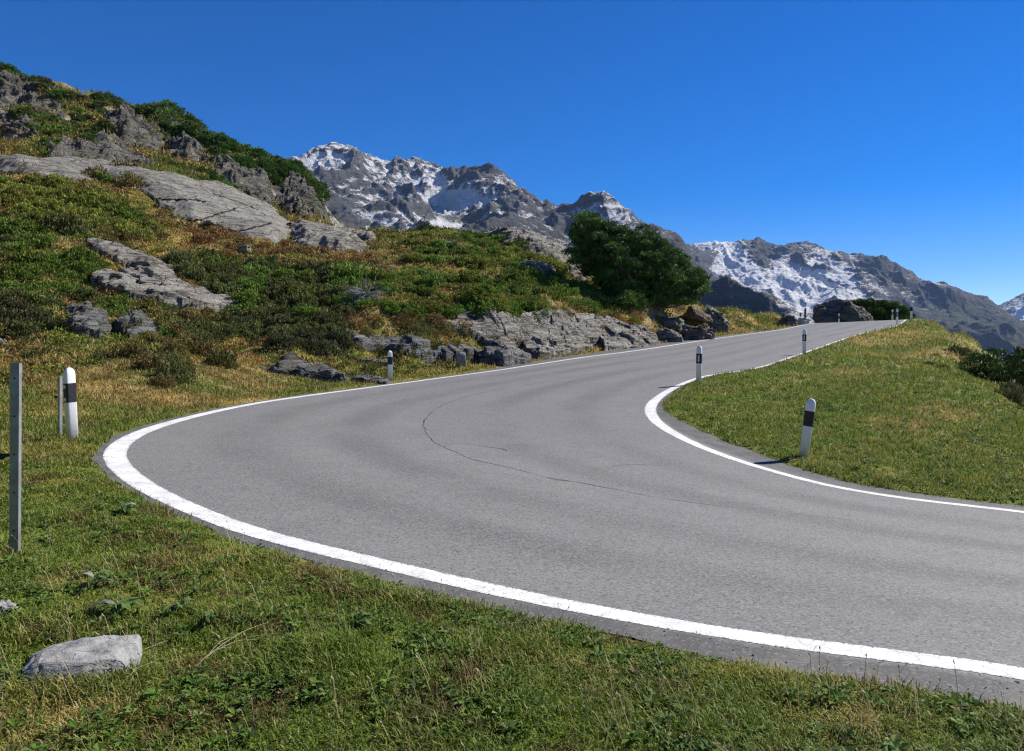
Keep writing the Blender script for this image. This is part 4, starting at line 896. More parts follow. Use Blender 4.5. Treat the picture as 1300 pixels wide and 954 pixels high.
# ------------------------------------------------------------------ shrubs and dwarf pines one can tell apart
J = 'juniper_shrub'; A_ = 'heath_shrub'; DP = 'dwarf_pine'
scatter(J, [(440, 350), (540, 352), (620, 360), (668, 372), (690, 392), (640, 396), (560, 402), (500, 398), (440, 385)], 46, 15, (18, 30), ['juniper', 'juniper', 'juniper', 'yellow'], 'juniper in the band above the roadside rocks', 'juniper', 'junipers in the bright green band above the roadside rocks', 201, h=.42, leaf=.085, nl=3600)
scatter(J, [(500, 303), (560, 298), (640, 302), (690, 325), (715, 342), (640, 338), (560, 335), (500, 330)], 34, 15, (15, 27), ['juniper', 'yellow', 'juniper'], 'juniper on the rounded hill crest', 'juniper', 'junipers on the rounded hill crest', 202, h=.35, leaf=.085, nl=3200)
scatter(J, [(640, 342), (700, 352), (760, 372), (785, 392), (740, 394), (690, 378), (640, 362)], 20, 14, (16.5, 27), ['juniper'], 'juniper just left of the big pine', 'juniper', 'junipers on the slope left of the big pine', 203, h=.4, leaf=.085, nl=3200)
scatter(A_, [(190, 325), (300, 335), (440, 345), (440, 400), (405, 425), (330, 415), (300, 392), (230, 352)], 52, 16, (19.5, 33), ['alpenrose', 'alpenrose', 'juniper', 'alpenrose'], 'shrub in the thicket right of the streaked slab', 'shrub', 'heath shrubs in the thicket right of the streaked slab', 204, h=.55, leaf=.09, nl=3000)
scatter(A_, [(0, 290), (60, 285), (120, 300), (118, 340), (110, 380), (0, 385)], 30, 17, (21, 36), ['alpenrose', 'juniper', 'juniper'], 'shrub left of the thin rock rib', 'shrub', 'heath shrubs left of the thin rock rib', 205, h=.5, leaf=.09, nl=3000)
scatter(J, [(0, 224), (70, 228), (130, 245), (200, 285), (180, 310), (90, 285), (0, 265)], 30, 17, (19.5, 33), ['yellow', 'yellow', 'juniper'], 'shrub below the huge smooth slab', 'juniper', 'yellowish shrubs below the huge smooth slab', 206, h=.38, leaf=.085, nl=3000)
scatter(J, [(92, 215), (150, 213), (180, 228), (172, 242), (120, 232), (95, 226)], 8, 14, (19.5, 30), ['olive', 'juniper'], 'shrub overgrowing the huge smooth slab edge', 'juniper', 'olive shrubs on the edge of the huge slab', 207, h=.5, leaf=.085, nl=3000)
scatter(A_, [(300, 400), (420, 405), (440, 430), (420, 452), (340, 440), (285, 415)], 24, 15, (18, 28.5), ['alpenrose', 'dark'], 'shrub just above the low verge rocks', 'shrub', 'heath shrubs above the low verge rocks', 208, h=.6, leaf=.09, nl=2600)
scatter(A_, [(110, 382), (200, 388), (260, 402), (300, 428), (200, 442), (130, 408)], 24, 16, (18, 30), ['juniper', 'alpenrose', 'olive'], 'shrub under the streaked slab', 'shrub', 'heath shrubs under the streaked slab', 209, h=.5, leaf=.09, nl=2600)
scatter(A_, [(0, 380), (70, 378), (110, 400), (90, 425), (0, 430)], 12, 16, (19.5, 30), ['dark', 'alpenrose'], 'shrub left of the small faceted rock', 'shrub', 'dark shrubs left of the faceted rock', 210, h=.5, leaf=.09, nl=2600)
scatter(A_, [(165, 455), (235, 428), (290, 445), (290, 478), (205, 490)], 12, 16, (19.5, 36), ['olive', 'alpenrose'], 'bush in the heath above the bend', 'shrub', 'olive bushes in the heath above the bend', 211, h=.75, leaf=.09, nl=2600)
scatter(A_, [(225, 290), (330, 305), (440, 320), (500, 330), (490, 347), (380, 342), (260, 322)], 26, 15, (12, 22.5), ['rust'], 'tuft in the dry strip under the slabs', 'shrub', 'rusty heath tufts under the slabs', 212, h=.45, leaf=.09, nl=1800)
scatter(A_, [(100, 245), (200, 275), (230, 300), (160, 320), (80, 275)], 14, 16, (12, 22.5), ['rust', 'olive'], 'tuft above the thin rock rib', 'shrub', 'rusty heath tufts above the thin rib', 213, h=.45, leaf=.09, nl=1800)
scatter(A_, [(440, 400), (560, 405), (600, 420), (520, 432), (440, 425)], 14, 14, (10.5, 19.5), ['olive', 'rust', 'alpenrose'], 'tuft on the grassy ledges left of the rocks', 'shrub', 'tufts on the grassy ledges', 214, h=.6, leaf=.08, nl=1600)
scatter(A_, [(430, 432), (520, 430), (600, 438), (606, 452), (530, 452), (440, 446)], 22, 11, (8, 14), ['olive', 'rust', 'alpenrose'], 'tuft between the dark ledges', 'shrub', 'tufts between the dark ledges', 240, h=.5, leaf=.09, nl=1600)
scatter(A_, [(560, 400), (640, 396), (700, 396), (752, 404), (750, 412), (690, 406), (600, 412), (566, 418)], 22, 10, (8, 13), ['juniper', 'olive', 'rust'], 'tuft overhanging the roadside rock face', 'shrub', 'tufts overhanging the roadside rock face', 241, h=.5, leaf=.09, nl=1600)
scatter(A_, [(610, 425), (700, 420), (790, 428), (800, 440), (700, 445), (620, 442)], 12, 12, (5, 8), ['olive', 'rust'], 'small tuft growing in the roadside rock face', 'shrub', 'small tufts in the roadside rock face', 242, h=.6, leaf=.1, nl=900)
scatter(A_, [(640, 375), (760, 395), (820, 402), (850, 410), (780, 410), (700, 395)], 12, 14, (9, 16.5), ['olive', 'yellow', 'rust'], 'tuft on top of the roadside rocks', 'shrub', 'golden tufts on top of the roadside rocks', 215, h=.5, leaf=.08, nl=1600)
# far ridge
scatter(DP, [(205, 132), (240, 147), (300, 176), (345, 196), (372, 211), (404, 238), (402, 256), (365, 242), (330, 226), (280, 206), (235, 176), (205, 158)], 110, 10, (11.7, 20.8), ['pine'], 'dwarf pine in the strip along the ridge skyline', 'pine', 'dwarf pines along the ridge skyline', 221, True, .75, nl=1500, leaf=.10, tall=(.9, 1.3), ymin=60)
scatter(DP, [(205, 206), (240, 210), (290, 235), (300, 252), (255, 238), (215, 222)], 18, 10, (10.4, 16.9), ['pine', 'juniper'], 'dwarf pine between the cliffs and the huge slab', 'pine', 'dwarf pines between cliffs and slab', 222, True, .7, nl=1500, leaf=.10, ymin=60)
scatter(DP, [(28, 140), (60, 150), (120, 165), (110, 178), (50, 172), (25, 155)], 18, 12, (10.4, 18.2), ['juniper', 'pine'], 'dwarf pine in the upper left ridge hollow', 'pine', 'dwarf pines in the ridge hollow', 223, True, .7, nl=1500, leaf=.10, ymin=60)
scatter(DP, [(58, 182), (80, 180), (85, 203), (60, 204)], 8, 9, (11.7, 18.2), ['pine'], 'dwarf pine right above the slab top', 'pine', 'dwarf pines above the slab top edge', 224, True, .9, nl=1500, leaf=.10, ymin=60)
scatter(DP, [(0, 84), (25, 90), (50, 103), (80, 112), (75, 120), (30, 104), (0, 92)], 16, 9, (7.8, 13), ['pine', 'dark'], 'dwarf pine on the highest skyline', 'pine', 'dwarf pines on the highest skyline', 225, True, .8, nl=1300, leaf=.11, ymin=60)
scatter(DP, [(125, 122), (160, 128), (205, 140), (205, 150), (150, 138), (128, 132)], 16, 9, (9.1, 15.6), ['pine', 'alpenrose'], 'dwarf pine above the bulging dark cliff', 'pine', 'dwarf pines above the bulging cliff', 226, True, .8, nl=1300, leaf=.11, ymin=60)
scatter(DP, [(370, 225), (405, 235), (412, 250), (385, 244)], 8, 9, (10.4, 15.6), ['pine'], 'dwarf pine on the last brown cliff', 'pine', 'dwarf pines on the last cliff', 227, True, .8, nl=1300, leaf=.11, ymin=60)
scatter(DP, [(60, 112), (100, 122), (140, 140), (200, 158), (215, 178), (170, 176), (110, 160), (60, 140)], 26, 11, (7, 13), ['juniper', 'pine', 'alpenrose'], 'dwarf pine among the upper left cliffs', 'pine', 'dwarf pines among the upper left cliffs', 243, True, .6, nl=1500, leaf=.11, ymin=60)
scatter(DP, [(90, 176), (150, 182), (210, 200), (240, 214), (190, 208), (120, 200), (90, 196)], 16, 11, (6, 11), ['juniper', 'olive', 'pine'], 'dwarf pine above the huge slab rim', 'pine', 'dwarf pines above the huge slab rim', 244, True, .6, nl=1500, leaf=.11, ymin=60)
scatter(A_, [(118, 340), (150, 335), (210, 350), (300, 388), (305, 400), (270, 402), (180, 392), (112, 378)], 26, 11, (7, 13), ['alpenrose', 'olive', 'juniper'], 'tuft around the streaked slab', 'shrub', 'tufts around the streaked slab', 245, h=.5, leaf=.09, nl=1600)
# in front of the big pine, and right bank
scatter(DP, [(785, 378), (806, 378), (806, 392), (785, 392)], 1, 9, (22.1, 23.4), ['juniper'], 'small bright green young pine in front of the big pine', 'pine', None, 228, True, 1.0, nl=2500, leaf=.09, ymin=30)
scatter(A_, [(1168, 440), (1190, 450), (1200, 470), (1180, 470)], 3, 9, (9, 13.5), ['dark', 'alpenrose'], 'low shrub on the upper grassy bank', 'shrub', 'low dark shrubs on the bank', 229, h=.4, leaf=.09, nl=1200)

# ------------------------------------------------------------------ pines with trunk, limbs and crown
M_BARK = rock_material('grey_bark', (0.16, 0.13, 0.10), (0.06, 0.05, 0.04), 6.0, 0.3, (0.12, 0.12, 0.08), 0.05, 0.1)
def tube_np(path, rad, k=8):
    path = np.array(path, float); n = len(path); d = np.gradient(path, axis=0); d = unit(d); ref = np.array([0.3, 0.2, 1.0]); a = unit(np.cross(d, ref)); b = np.cross(d, a)
    t = np.arange(k) / k * 2 * np.pi; R = np.broadcast_to(rad, (n,))[:, None, None]
    v = (path[:, None] + R * (np.cos(t)[None, :, None] * a[:, None] + np.sin(t)[None, :, None] * b[:, None])).reshape(-1, 3)
    i = np.arange(n - 1)[:, None] * k + np.arange(k)[None]; j = np.arange(n - 1)[:, None] * k + (np.arange(k)[None] + 1) % k
    return v, np.stack([i, j, j + k, i + k], -1).reshape(-1, 4)
class Acc:
    def __init__(s): s.v = []; s.f = []; s.c = []; s.n = 0
    def add(s, v, f, c=None):
        s.v.append(v); s.f.append(f + s.n); s.n += len(v)
        if c is not None: s.c.append(c)
    def mesh(s, name, mat, smooth=False):
        q = [f for f in s.f if f.shape[1] == 4]; t = [f for f in s.f if f.shape[1] == 3]
        fs = ([np.vstack(q)] if q else []) + ([np.vstack(t)] if t else [])
        return np_mesh(name, np.vstack(s.v), fs, mat, smooth, colors=np.vstack(s.c) if s.c else None)
def pine_tree(name, base, clumps, label, seed, tuft=0.17, dens=90, cat='pine tree', limbs=18, trunk_r=0.16):
    """clumps: (dx, dy, dz, r) around the foot of the trunk"""
    rng = np.random.default_rng(seed); root = empty(name, base); tag(root, label, cat)
    clumps = np.array(clumps)
    wd = Acc(); tops = clumps[np.argsort(-clumps[:, 2])]
    heads = clumps[rng.choice(len(clumps), min(limbs, len(clumps)), replace=False), :3]
    for i, h in enumerate(heads):
        s0 = np.array([0.15 * rng.normal(), 0.15 * rng.normal(), -0.2]); m = s0 * 0.5 + h * 0.5 + np.array([0, 0, -0.12 * np.linalg.norm(h)])
        t = np.linspace(0, 1, 9)[:, None]; p = (1 - t) ** 2 * s0 + 2 * t * (1 - t) * m + t * t * h; p += 0.05 * rng.normal(size=p.shape)
        v, f = tube_np(p, trunk_r * (1 - 0.9 * t[:, 0]) * rng.uniform(.5, 1)); wd.add(v, f)
    link('trunk', wd.mesh('trunk', M_BARK, True), root)
    cr = Acc()
    for x, y, z, r in clumps:
        n = int(dens * (r / 0.5) ** 2); d = unit(rng.normal(size=(n, 3))); d[:, 2] = np.where(d[:, 2] < -0.3, -d[:, 2], d[:, 2])
        C_ = np.array([x, y, z]) + d * (r * rng.uniform(.45, 1.05, (n, 1))) * np.array([1, 1, .72])
        N_ = unit(d * .8 + np.array([0, 0, 0.75]))
        v, f = needle_tris(C_, N_, tuft, tuft * .26, 5, rng, 0.5)
        cr.add(v, f, np.clip(np.repeat(pick('pine', n, rng) * rng.uniform(.55, 1.35), 15, 0), .004, .4))
    link('crown', cr.mesh('crown', M_NEEDLE), root); return root
def clumps_from_outline(poly, base_px, Y, n, r, depth, seed, mind=0.35):
    rng = np.random.default_rng(seed); poly = np.array(poly, float); lo, hi = poly.min(0), poly.max(0); out = []
    bx = (base_px[0] - CX) / F * Y; bz = (HZ - base_px[1]) / F * Y; cy = poly.mean(0); tries = 0
    while len(out) < n and tries < 20000:
        tries += 1; p = rng.uniform(lo, hi)
        if not inpoly(np.array([p[0]]), np.array([p[1]]), poly)[0]: continue
        e = min(1, np.min(np.hypot(*(poly - p).T)) / 45.0 + .3); dy = rng.uniform(-1, 1) * depth * e
        q = ((p[0] - CX) / F * Y - bx, dy, (HZ - p[1]) / F * Y - bz, rng.uniform(*r))
        if all((q[0] - o[0]) ** 2 + (q[1] - o[1]) ** 2 + (q[2] - o[2]) ** 2 > mind * mind for o in out): out.append(q)
    return out
Yp = 46.0
bp = (815, 390); bx = (bp[0] - CX) / F * Yp; bz = (HZ - bp[1]) / F * Yp; gz = float(T(np.array([bx]), np.array([Yp]))[0])
bp = (815, HZ - gz / Yp * F)
big = [(730, 288), (741, 273), (757, 276), (768, 290), (790, 293), (800, 298), (818, 293), (830, 302), (850, 318), (866, 326), (876, 342), (890, 346), (895, 360), (893, 378), (880, 388), (850, 388), (812, 390), (780, 382), (762, 370), (745, 348), (728, 336), (722, 325), (728, 312)]
pine_tree('mountain_pine', (bx, Yp, gz), clumps_from_outline(big, bp, Yp, 560, (.28, .5), 2.2, 301, .22), 'big dark spreading pine with several stems above the upper road', 302, 0.17, 100, limbs=40, trunk_r=.2)
Yb = 29.0; bp = (1290, 500); bx = (bp[0] - CX) / F * Yb; gz = float(T(np.array([bx]), np.array([Yb]))[0]); bp = (1290, HZ - gz / Yb * F)
rb = [(1216, 470), (1222, 456), (1240, 446), (1262, 446), (1278, 452), (1288, 442), (1300, 446), (1330, 440), (1370, 450), (1375, 500), (1340, 520), (1300, 524), (1275, 512), (1255, 500), (1236, 486)]
pine_tree('mountain_pine', (bx, Yb, gz), clumps_from_outline(rb, bp, Yb, 190, (.2, .36), 1.3, 303, .2), 'dark spreading pine cut by the right picture edge below the bank', 304, 0.14, 90, limbs=20, trunk_r=.09)
scatter(A_, [(1262, 492), (1300, 500), (1320, 530), (1300, 528), (1275, 508)], 4, 8, (15, 21), ['dark', 'alpenrose'], 'shrub under the right edge pine', 'shrub', 'shrubs under the right edge pine', 230, h=.6, leaf=.09, nl=1500)
scatter(A_, [(1208, 440), (1225, 446), (1240, 460), (1215, 462)], 3, 8, (12, 16.5), ['dark', 'rust'], 'shrub left of the right edge pine', 'shrub', 'reddish shrubs left of the right edge pine', 231, h=.5, leaf=.09, nl=1500)
Yk = 96.0; bx = (1120 - CX) / F * Yk; gz = float(T(np.array([bx]), np.array([Yk]))[0]); bp = (1120, HZ - gz / Yk * F)
kb = [(1078, 388), (1088, 384), (1105, 383), (1125, 387), (1140, 392), (1152, 398), (1156, 408), (1120, 414), (1085, 414), (1072, 400)]
pine_tree('mountain_pine', (bx, Yk, gz), clumps_from_outline(kb, bp, Yk, 130, (.45, .8), 2.2, 305, .4), 'low dark pine thicket behind the huge boulder', 306, 0.30, 70, limbs=14, trunk_r=.12)
Ys = 55.5; bx = (540 - CX) / F * Ys; gz = float(T(np.array([bx]), np.array([Ys]))[0])
pine_tree('mountain_pine', (bx, Ys, gz), [(0, 0, .3, .5), (-.5, .1, .25, .45), (.5, 0, .2, .4), (.1, 0, .65, .3)], 'small lone pine on the hill crest against the snowy valley', 308, 0.16, 90, limbs=4, trunk_r=.05)
def slope_at(x, y, e=.6):
    return np.hypot((T(x + e, y) - T(x - e, y)) / (2 * e), (T(x, y + e) - T(x, y - e)) / (2 * e))
# ------------------------------------------------------------------ roadside posts
def mat_simple(name, col, rough=0.5, metal=0.0, noise=0.15, scale=20.0, spec=0.4, dirt=None):
    t = NT(name); P = t.n('ShaderNodeTexCoord').outputs['Object']
    c = t.mix(t.mapr(t.noise(P, scale, 5, 0.65), 0.3, 0.7), tuple(x * (1 - noise) for x in col), tuple(min(1, x * (1 + noise * .6)) for x in col))
    if dirt:
        z = t.n('ShaderNodeSeparateXYZ', {0: P}).outputs['Z']
        d = t.math('MULTIPLY', t.mapr(z, 0.0, 0.28, 1.0, 0.0), t.mapr(t.noise(P, 25.0, 5, 0.7), 0.35, 0.65)); c = t.mix(t.math('MULTIPLY', d, 0.6), c, dirt)
        s_ = t.mapr(t.noise(P, 9.0, 6, 0.75), 0.6, 0.75); c = t.mix(t.math('MULTIPLY', s_, 0.35), c, dirt)
    t.base(c, rough, t.bump(t.noise(P, scale * 4, 3, .6), 0.15, 0.002), spec); t.b.inputs['Metallic'].default_value = metal; return t.m
M_WHITE = mat_simple('white_plastic', (0.78, 0.78, 0.78), 0.45, dirt=(0.42, 0.38, 0.30), noise=.06)
M_BLACK = mat_simple('black_plastic', (0.018, 0.02, 0.02), 0.45, noise=.3)
M_REFL = mat_simple('reflector_glass', (0.62, 0.62, 0.62), 0.2, noise=.2, scale=120)
M_GALV = mat_simple('galvanised_steel', (0.33, 0.34, 0.36), 0.5, 0.55, .25, 14, dirt=(0.16, 0.14, 0.12))
M_STONE = rock_material('milestone_stone', (0.27, 0.265, 0.25), (0.17, 0.17, 0.16), 3.0, .5, (.2, .2, .15), .05, .05)
M_WOOD = mat_simple('weathered_wood', (0.11, 0.09, 0.075), 0.9, noise=.35)
def rr_section(w, d, r, k=5):
    pts = []
    for cx, cy, a0 in ((w / 2 - r, d / 2 - r, 0), (-w / 2 + r, d / 2 - r, 90), (-w / 2 + r, -d / 2 + r, 180), (w / 2 - r, -d / 2 + r, 270)):
        for i in range(k): a = math.radians(a0 + 90 * i / (k - 1)); pts.append((cx + r * math.cos(a), cy + r * math.sin(a)))
    return np.array(pts)
def loft(sections, cap=True):
    k = len(sections[0][0]); v = np.vstack([np.column_stack([s[0], np.full(k, s[1])]) for s in sections]); n = len(sections)
    i = np.arange(n - 1)[:, None] * k + np.arange(k)[None]; j = np.arange(n - 1)[:, None] * k + (np.arange(k)[None] + 1) % k
    f = [np.stack([i, j, j + k, i + k], -1).reshape(-1, 4)]
    if cap:
        v = np.vstack([v, [[*sections[-1][0].mean(0), sections[-1][1]]], [[*sections[0][0].mean(0), sections[0][1]]]]); a = np.arange(k); b = (a + 1) % k
        f.append(np.stack([(n - 1) * k + a, (n - 1) * k + b, np.full(k, n * k)], 1)); f.append(np.stack([b, a, np.full(k, n * k + 1)], 1))
    return v, f
def bevel_post(o, w=0.004):
    for p in o.data.polygons: p.use_smooth = True
def delineator(px, row, Y, top_row, lean, yaw, label, refl='rect', group='white delineator posts along the road', W_=0.14):
    x = (px - CX) / F * Y; z = float(T(np.array([x]), np.array([Y]))[0]); zt = (HZ - top_row) / F * Y; H = max(0.6, zt - z)
    root = empty('delineator_post', (x, Y, z), (0, math.radians(lean), math.radians(yaw))); tag(root, label, 'delineator', group)
    S = lambda f: rr_section(W_ * f, 0.095 * f, 0.026 * f)
    sec = [(S(1.0), -0.25), (S(1.0), H - 0.10)] + [(S(math.sqrt(max(0.02, 1 - (t) ** 2))), H - 0.10 + 0.095 * t) for t in (0.3, 0.5, 0.68, 0.82, 0.92, 0.98)]
    v, f = loft(sec); bevel_post(link('post_body', np_mesh('post_body', v, f, M_WHITE, True), root))
    b0, b1 = H * .53, H * .785; B = rr_section(W_ + .008, .103, .028)
    v, f = loft([(B, b0), (B, b1)]); link('black_band', np_mesh('black_band', v, f, M_BLACK, False), root)
    # reflectors on the face turned to the traffic (-y side), slightly proud of the band
    yy = -.103 / 2 - 0.004
    def plate(cx, cz, w, h, rnd, rot=0):
        k = 20 if rnd else 4
        a = np.arange(k) / k * 2 * np.pi + (0 if rnd else np.pi / 4); rr = 1 if rnd else math.sqrt(2)
        s = np.column_stack([np.cos(a) * rr * w / 2, np.sin(a) * rr * h / 2])
        v, f = loft([(s, 0.0), (s, 0.008)]); v = np.column_stack([v[:, 0] + cx, -v[:, 2], v[:, 1] + cz])
        if rot: v = np.column_stack([-v[:, 1] , v[:, 0], v[:, 2]])
        return v, f
    if refl == 'rect':
        v, f = plate(0, (b0 + b1) / 2, .045, (b1 - b0) * .68, False); v[:, 1] += yy + .004; link('reflector', np_mesh('reflector', v, f, M_REFL), root)
    elif refl == 'round':
        for cz in (b0 + (b1 - b0) * .16, b0 + (b1 - b0) * .83):
            v, f = plate(0, cz, .052, .052, True); v = np.column_stack([v[:, 1] - (W_ + .008) / 2, v[:, 0], v[:, 2]]); link('reflector', np_mesh('reflector', v, f, M_REFL), root)
    return root
delineator(1020, 586, 12.5, 505, 7.5, -25, 'white post with black band leaning right on the inner grass bank', 'none')
delineator(887, 487, 21.0, 439, 1.0, -25, 'upright white post at the inner apex of the bend, with grey reflector', 'rect')
delineator(1021, 451, 30.7, 418, 0.5, -25, 'white post halfway up the inner edge of the upper road', 'rect')
delineator(1139, 413, 50.6, 392, 0.0, -25, 'small far white post right at the crest, beside the inner edge line', 'rect')
delineator(1157, 404, 54.0, 385, 0.0, -20, 'far white post standing highest and rightmost on the crest', 'none')
delineator(1133, 408, 68.0, 393, 0.0, -20, 'far white post left of the rightmost pair against the dark pine', 'rect')
delineator(1065, 409, 84.0, 398, 0.0, -20, 'farthest white post in front of the huge dark boulder', 'rect')
delineator(495, 487, 24.6, 445, 0.0, 25, 'white post beside the outer line, near the low rock tongue', 'none')
delineator(92, 560, 10.9, 466, -3.0, 62, 'large white post at the left outside of the bend, two round reflectors', 'round')
def fence_post(px, row, Y, top_row, yaw, lean, label, ins_row=None):
    x = (px - CX) / F * Y; z = float(T(np.array([x]), np.array([Y]))[0]); H = (HZ - top_row) / F * Y - z
    root = empty('fence_post', (x, Y, z), (0, math.radians(lean), math.radians(yaw))); tag(root, label, 'fence post', 'metal fence posts at the left')
    w, d, t = .055, .038, .005                              # open channel profile
    s = np.array([(-w / 2, -d / 2), (w / 2, -d / 2), (w / 2, d / 2), (w / 2 - t, d / 2), (w / 2 - t, -d / 2 + t), (-w / 2 + t, -d / 2 + t), (-w / 2 + t, d / 2), (-w / 2, d / 2)])
    v, f = loft([(s, -.3), (s, H)], False)
    cap = np.array([[8, 9, 12, 13], [9, 10, 11, 12], [13, 14, 15, 8]]); f = [f[0], cap]
    link('channel', np_mesh('channel', v, f, M_GALV), root)
    for k in range(5):                                     # punched holes read as dark discs sunk in the web
        a = np.arange(12) / 12 * 2 * np.pi; sc = np.column_stack([np.cos(a) * .006, np.sin(a) * .006]); vv, ff = loft([(sc, 0), (sc, .002)]); vv = np.column_stack([vv[:, 0], -vv[:, 2] - d / 2, vv[:, 1] + H * (.12 + .2 * k)])
        link('hole', np_mesh('hole', vv, ff, M_BLACK), root)
    if ins_row is not None:
        hz = (HZ - ins_row) / F * Y - z
        p = [(-w / 2, 0, hz), (-w / 2 - .03, 0, hz), (-w / 2 - .05, -.01, hz - .01), (-w / 2 - .07, -.02, hz + .005)]
        v, f = tube_np(p, [.012, .012, .022, .016], 10); link('insulator', np_mesh('insulator', v, f, M_BLACK, True), root)
fence_post(19, 700, 5.2, 461, 8, 0.3, 'tall grey metal fence post close to the left picture edge', 578)
fence_post(76, 548, 11.4, 478, -30, 0.3, 'shorter grey metal fence post right behind the large white post', 504)
# milestone
def milestone():
    Y = 28.6; x = (585.5 - CX) / F * Y; z = float(T(np.array([x]), np.array([Y]))[0]); H = (HZ - 447) / F * Y - z; root = None
    sec = [(rr_section(.33, .24, .03), -.2), (rr_section(.31, .22, .03), H - .14), (rr_section(.28, .21, .05), H - .08), (rr_section(.21, .18, .06), H - .03), (rr_section(.10, .10, .04), H)]
    v, f = loft(sec); o = link('milestone', np_mesh('milestone', v, f, M_STONE, True), None, (x, Y, z), (0, 0, math.radians(20)))
    tag(o, 'small round topped grey stone marker in the grass beside the road', 'milestone')
milestone()
def signpost():
    Y = 64.0; x = (978.5 - CX) / F * Y; z = float(T(np.array([x]), np.array([Y]))[0]); H = (HZ - 378) / F * Y - z
    root = empty('signpost', (x, Y, z), (0, 0, 0.3)); tag(root, 'thin grey pole with a small white plate standing on the orange grass mound', 'signpost')
    v, f = tube_np([(0, 0, -.3), (0, 0, H * .5), (0, 0, H)], .035, 10); link('pole', np_mesh('pole', v, f, M_GALV, True), root)
    s = rr_section(.34, .02, .008); v, f = loft([(s, H - .12), (s, H)]); v[:, 1] -= .05; link('plate', np_mesh('plate', v, f, M_WHITE), root)
signpost()
for px, r0, Y, w, lb in ((1022, 391, 66.0, .15, 'dark wooden stake, the taller one, beside the pale rubble'), (1016, 397, 65.0, .13, 'shorter dark wooden stake beside the pale rubble')):
    x = (px - CX) / F * Y; z = float(T(np.array([x]), np.array([Y]))[0]); H = (HZ - r0) / F * Y - z
    v, f = loft([(rr_section(w, w * .9, .03), -.2), (rr_section(w * .95, w * .85, .03), H * .9), (rr_section(w * .6, w * .5, .02), H)])
    tag(link('wooden_stake', np_mesh('wooden_stake', v, f, M_WOOD, True), None, (x, Y, z), (0, .03, .4)), lb, 'stake')
# grey dead bush
def dead_bush(px, row, w, h, label, seed, n=46):
    p = hit(px, row, 15, 80); rng = np.random.default_rng(seed); a = Acc(); s = p[1] / F
    for i in range(n):
        d = np.array([rng.normal() * .9, -abs(rng.normal()) * .5, rng.uniform(-.2, 1.0)]); d = d / np.linalg.norm(d) * np.array([w * s * .6, .5, h * s * .75]); t = np.linspace(0, 1, 7)[:, None]
        q = t * d + t * t * np.array([rng.normal() * .15, -.15, -.35 * h * s]) + np.cumsum(rng.normal(size=(7, 3)) * .018, 0)
        v, f = tube_np(q, .016 * (1 - .8 * t[:, 0]), 4); a.add(v, f)
        for k in range(2):
            j = rng.integers(2, 6); q2 = q[j] + t * (d * .4 + rng.normal(size=3) * .12); v, f = tube_np(q2, .008 * (1 - .7 * t[:, 0]), 3); a.add(v, f)
    tag(link('dead_bush', a.mesh('dead_bush', M_DEAD), None, (p[0], p[1] - .25, p[2] + .25)), label, 'dead bush')
M_DEAD = mat_simple('bleached_wood', (0.36, 0.345, 0.33), 0.85, noise=.3)
dead_bush(466, 384, 50, 34, 'bleached grey dead bush hanging at the edge of the juniper band', 401, 60)
dead_bush(578, 316, 26, 12, 'bare pale branches lying on the hill crest among junipers', 402, 12)
dead_bush(172, 418, 16, 26, 'small pale dead twigs over the dark broken rock', 403, 14)

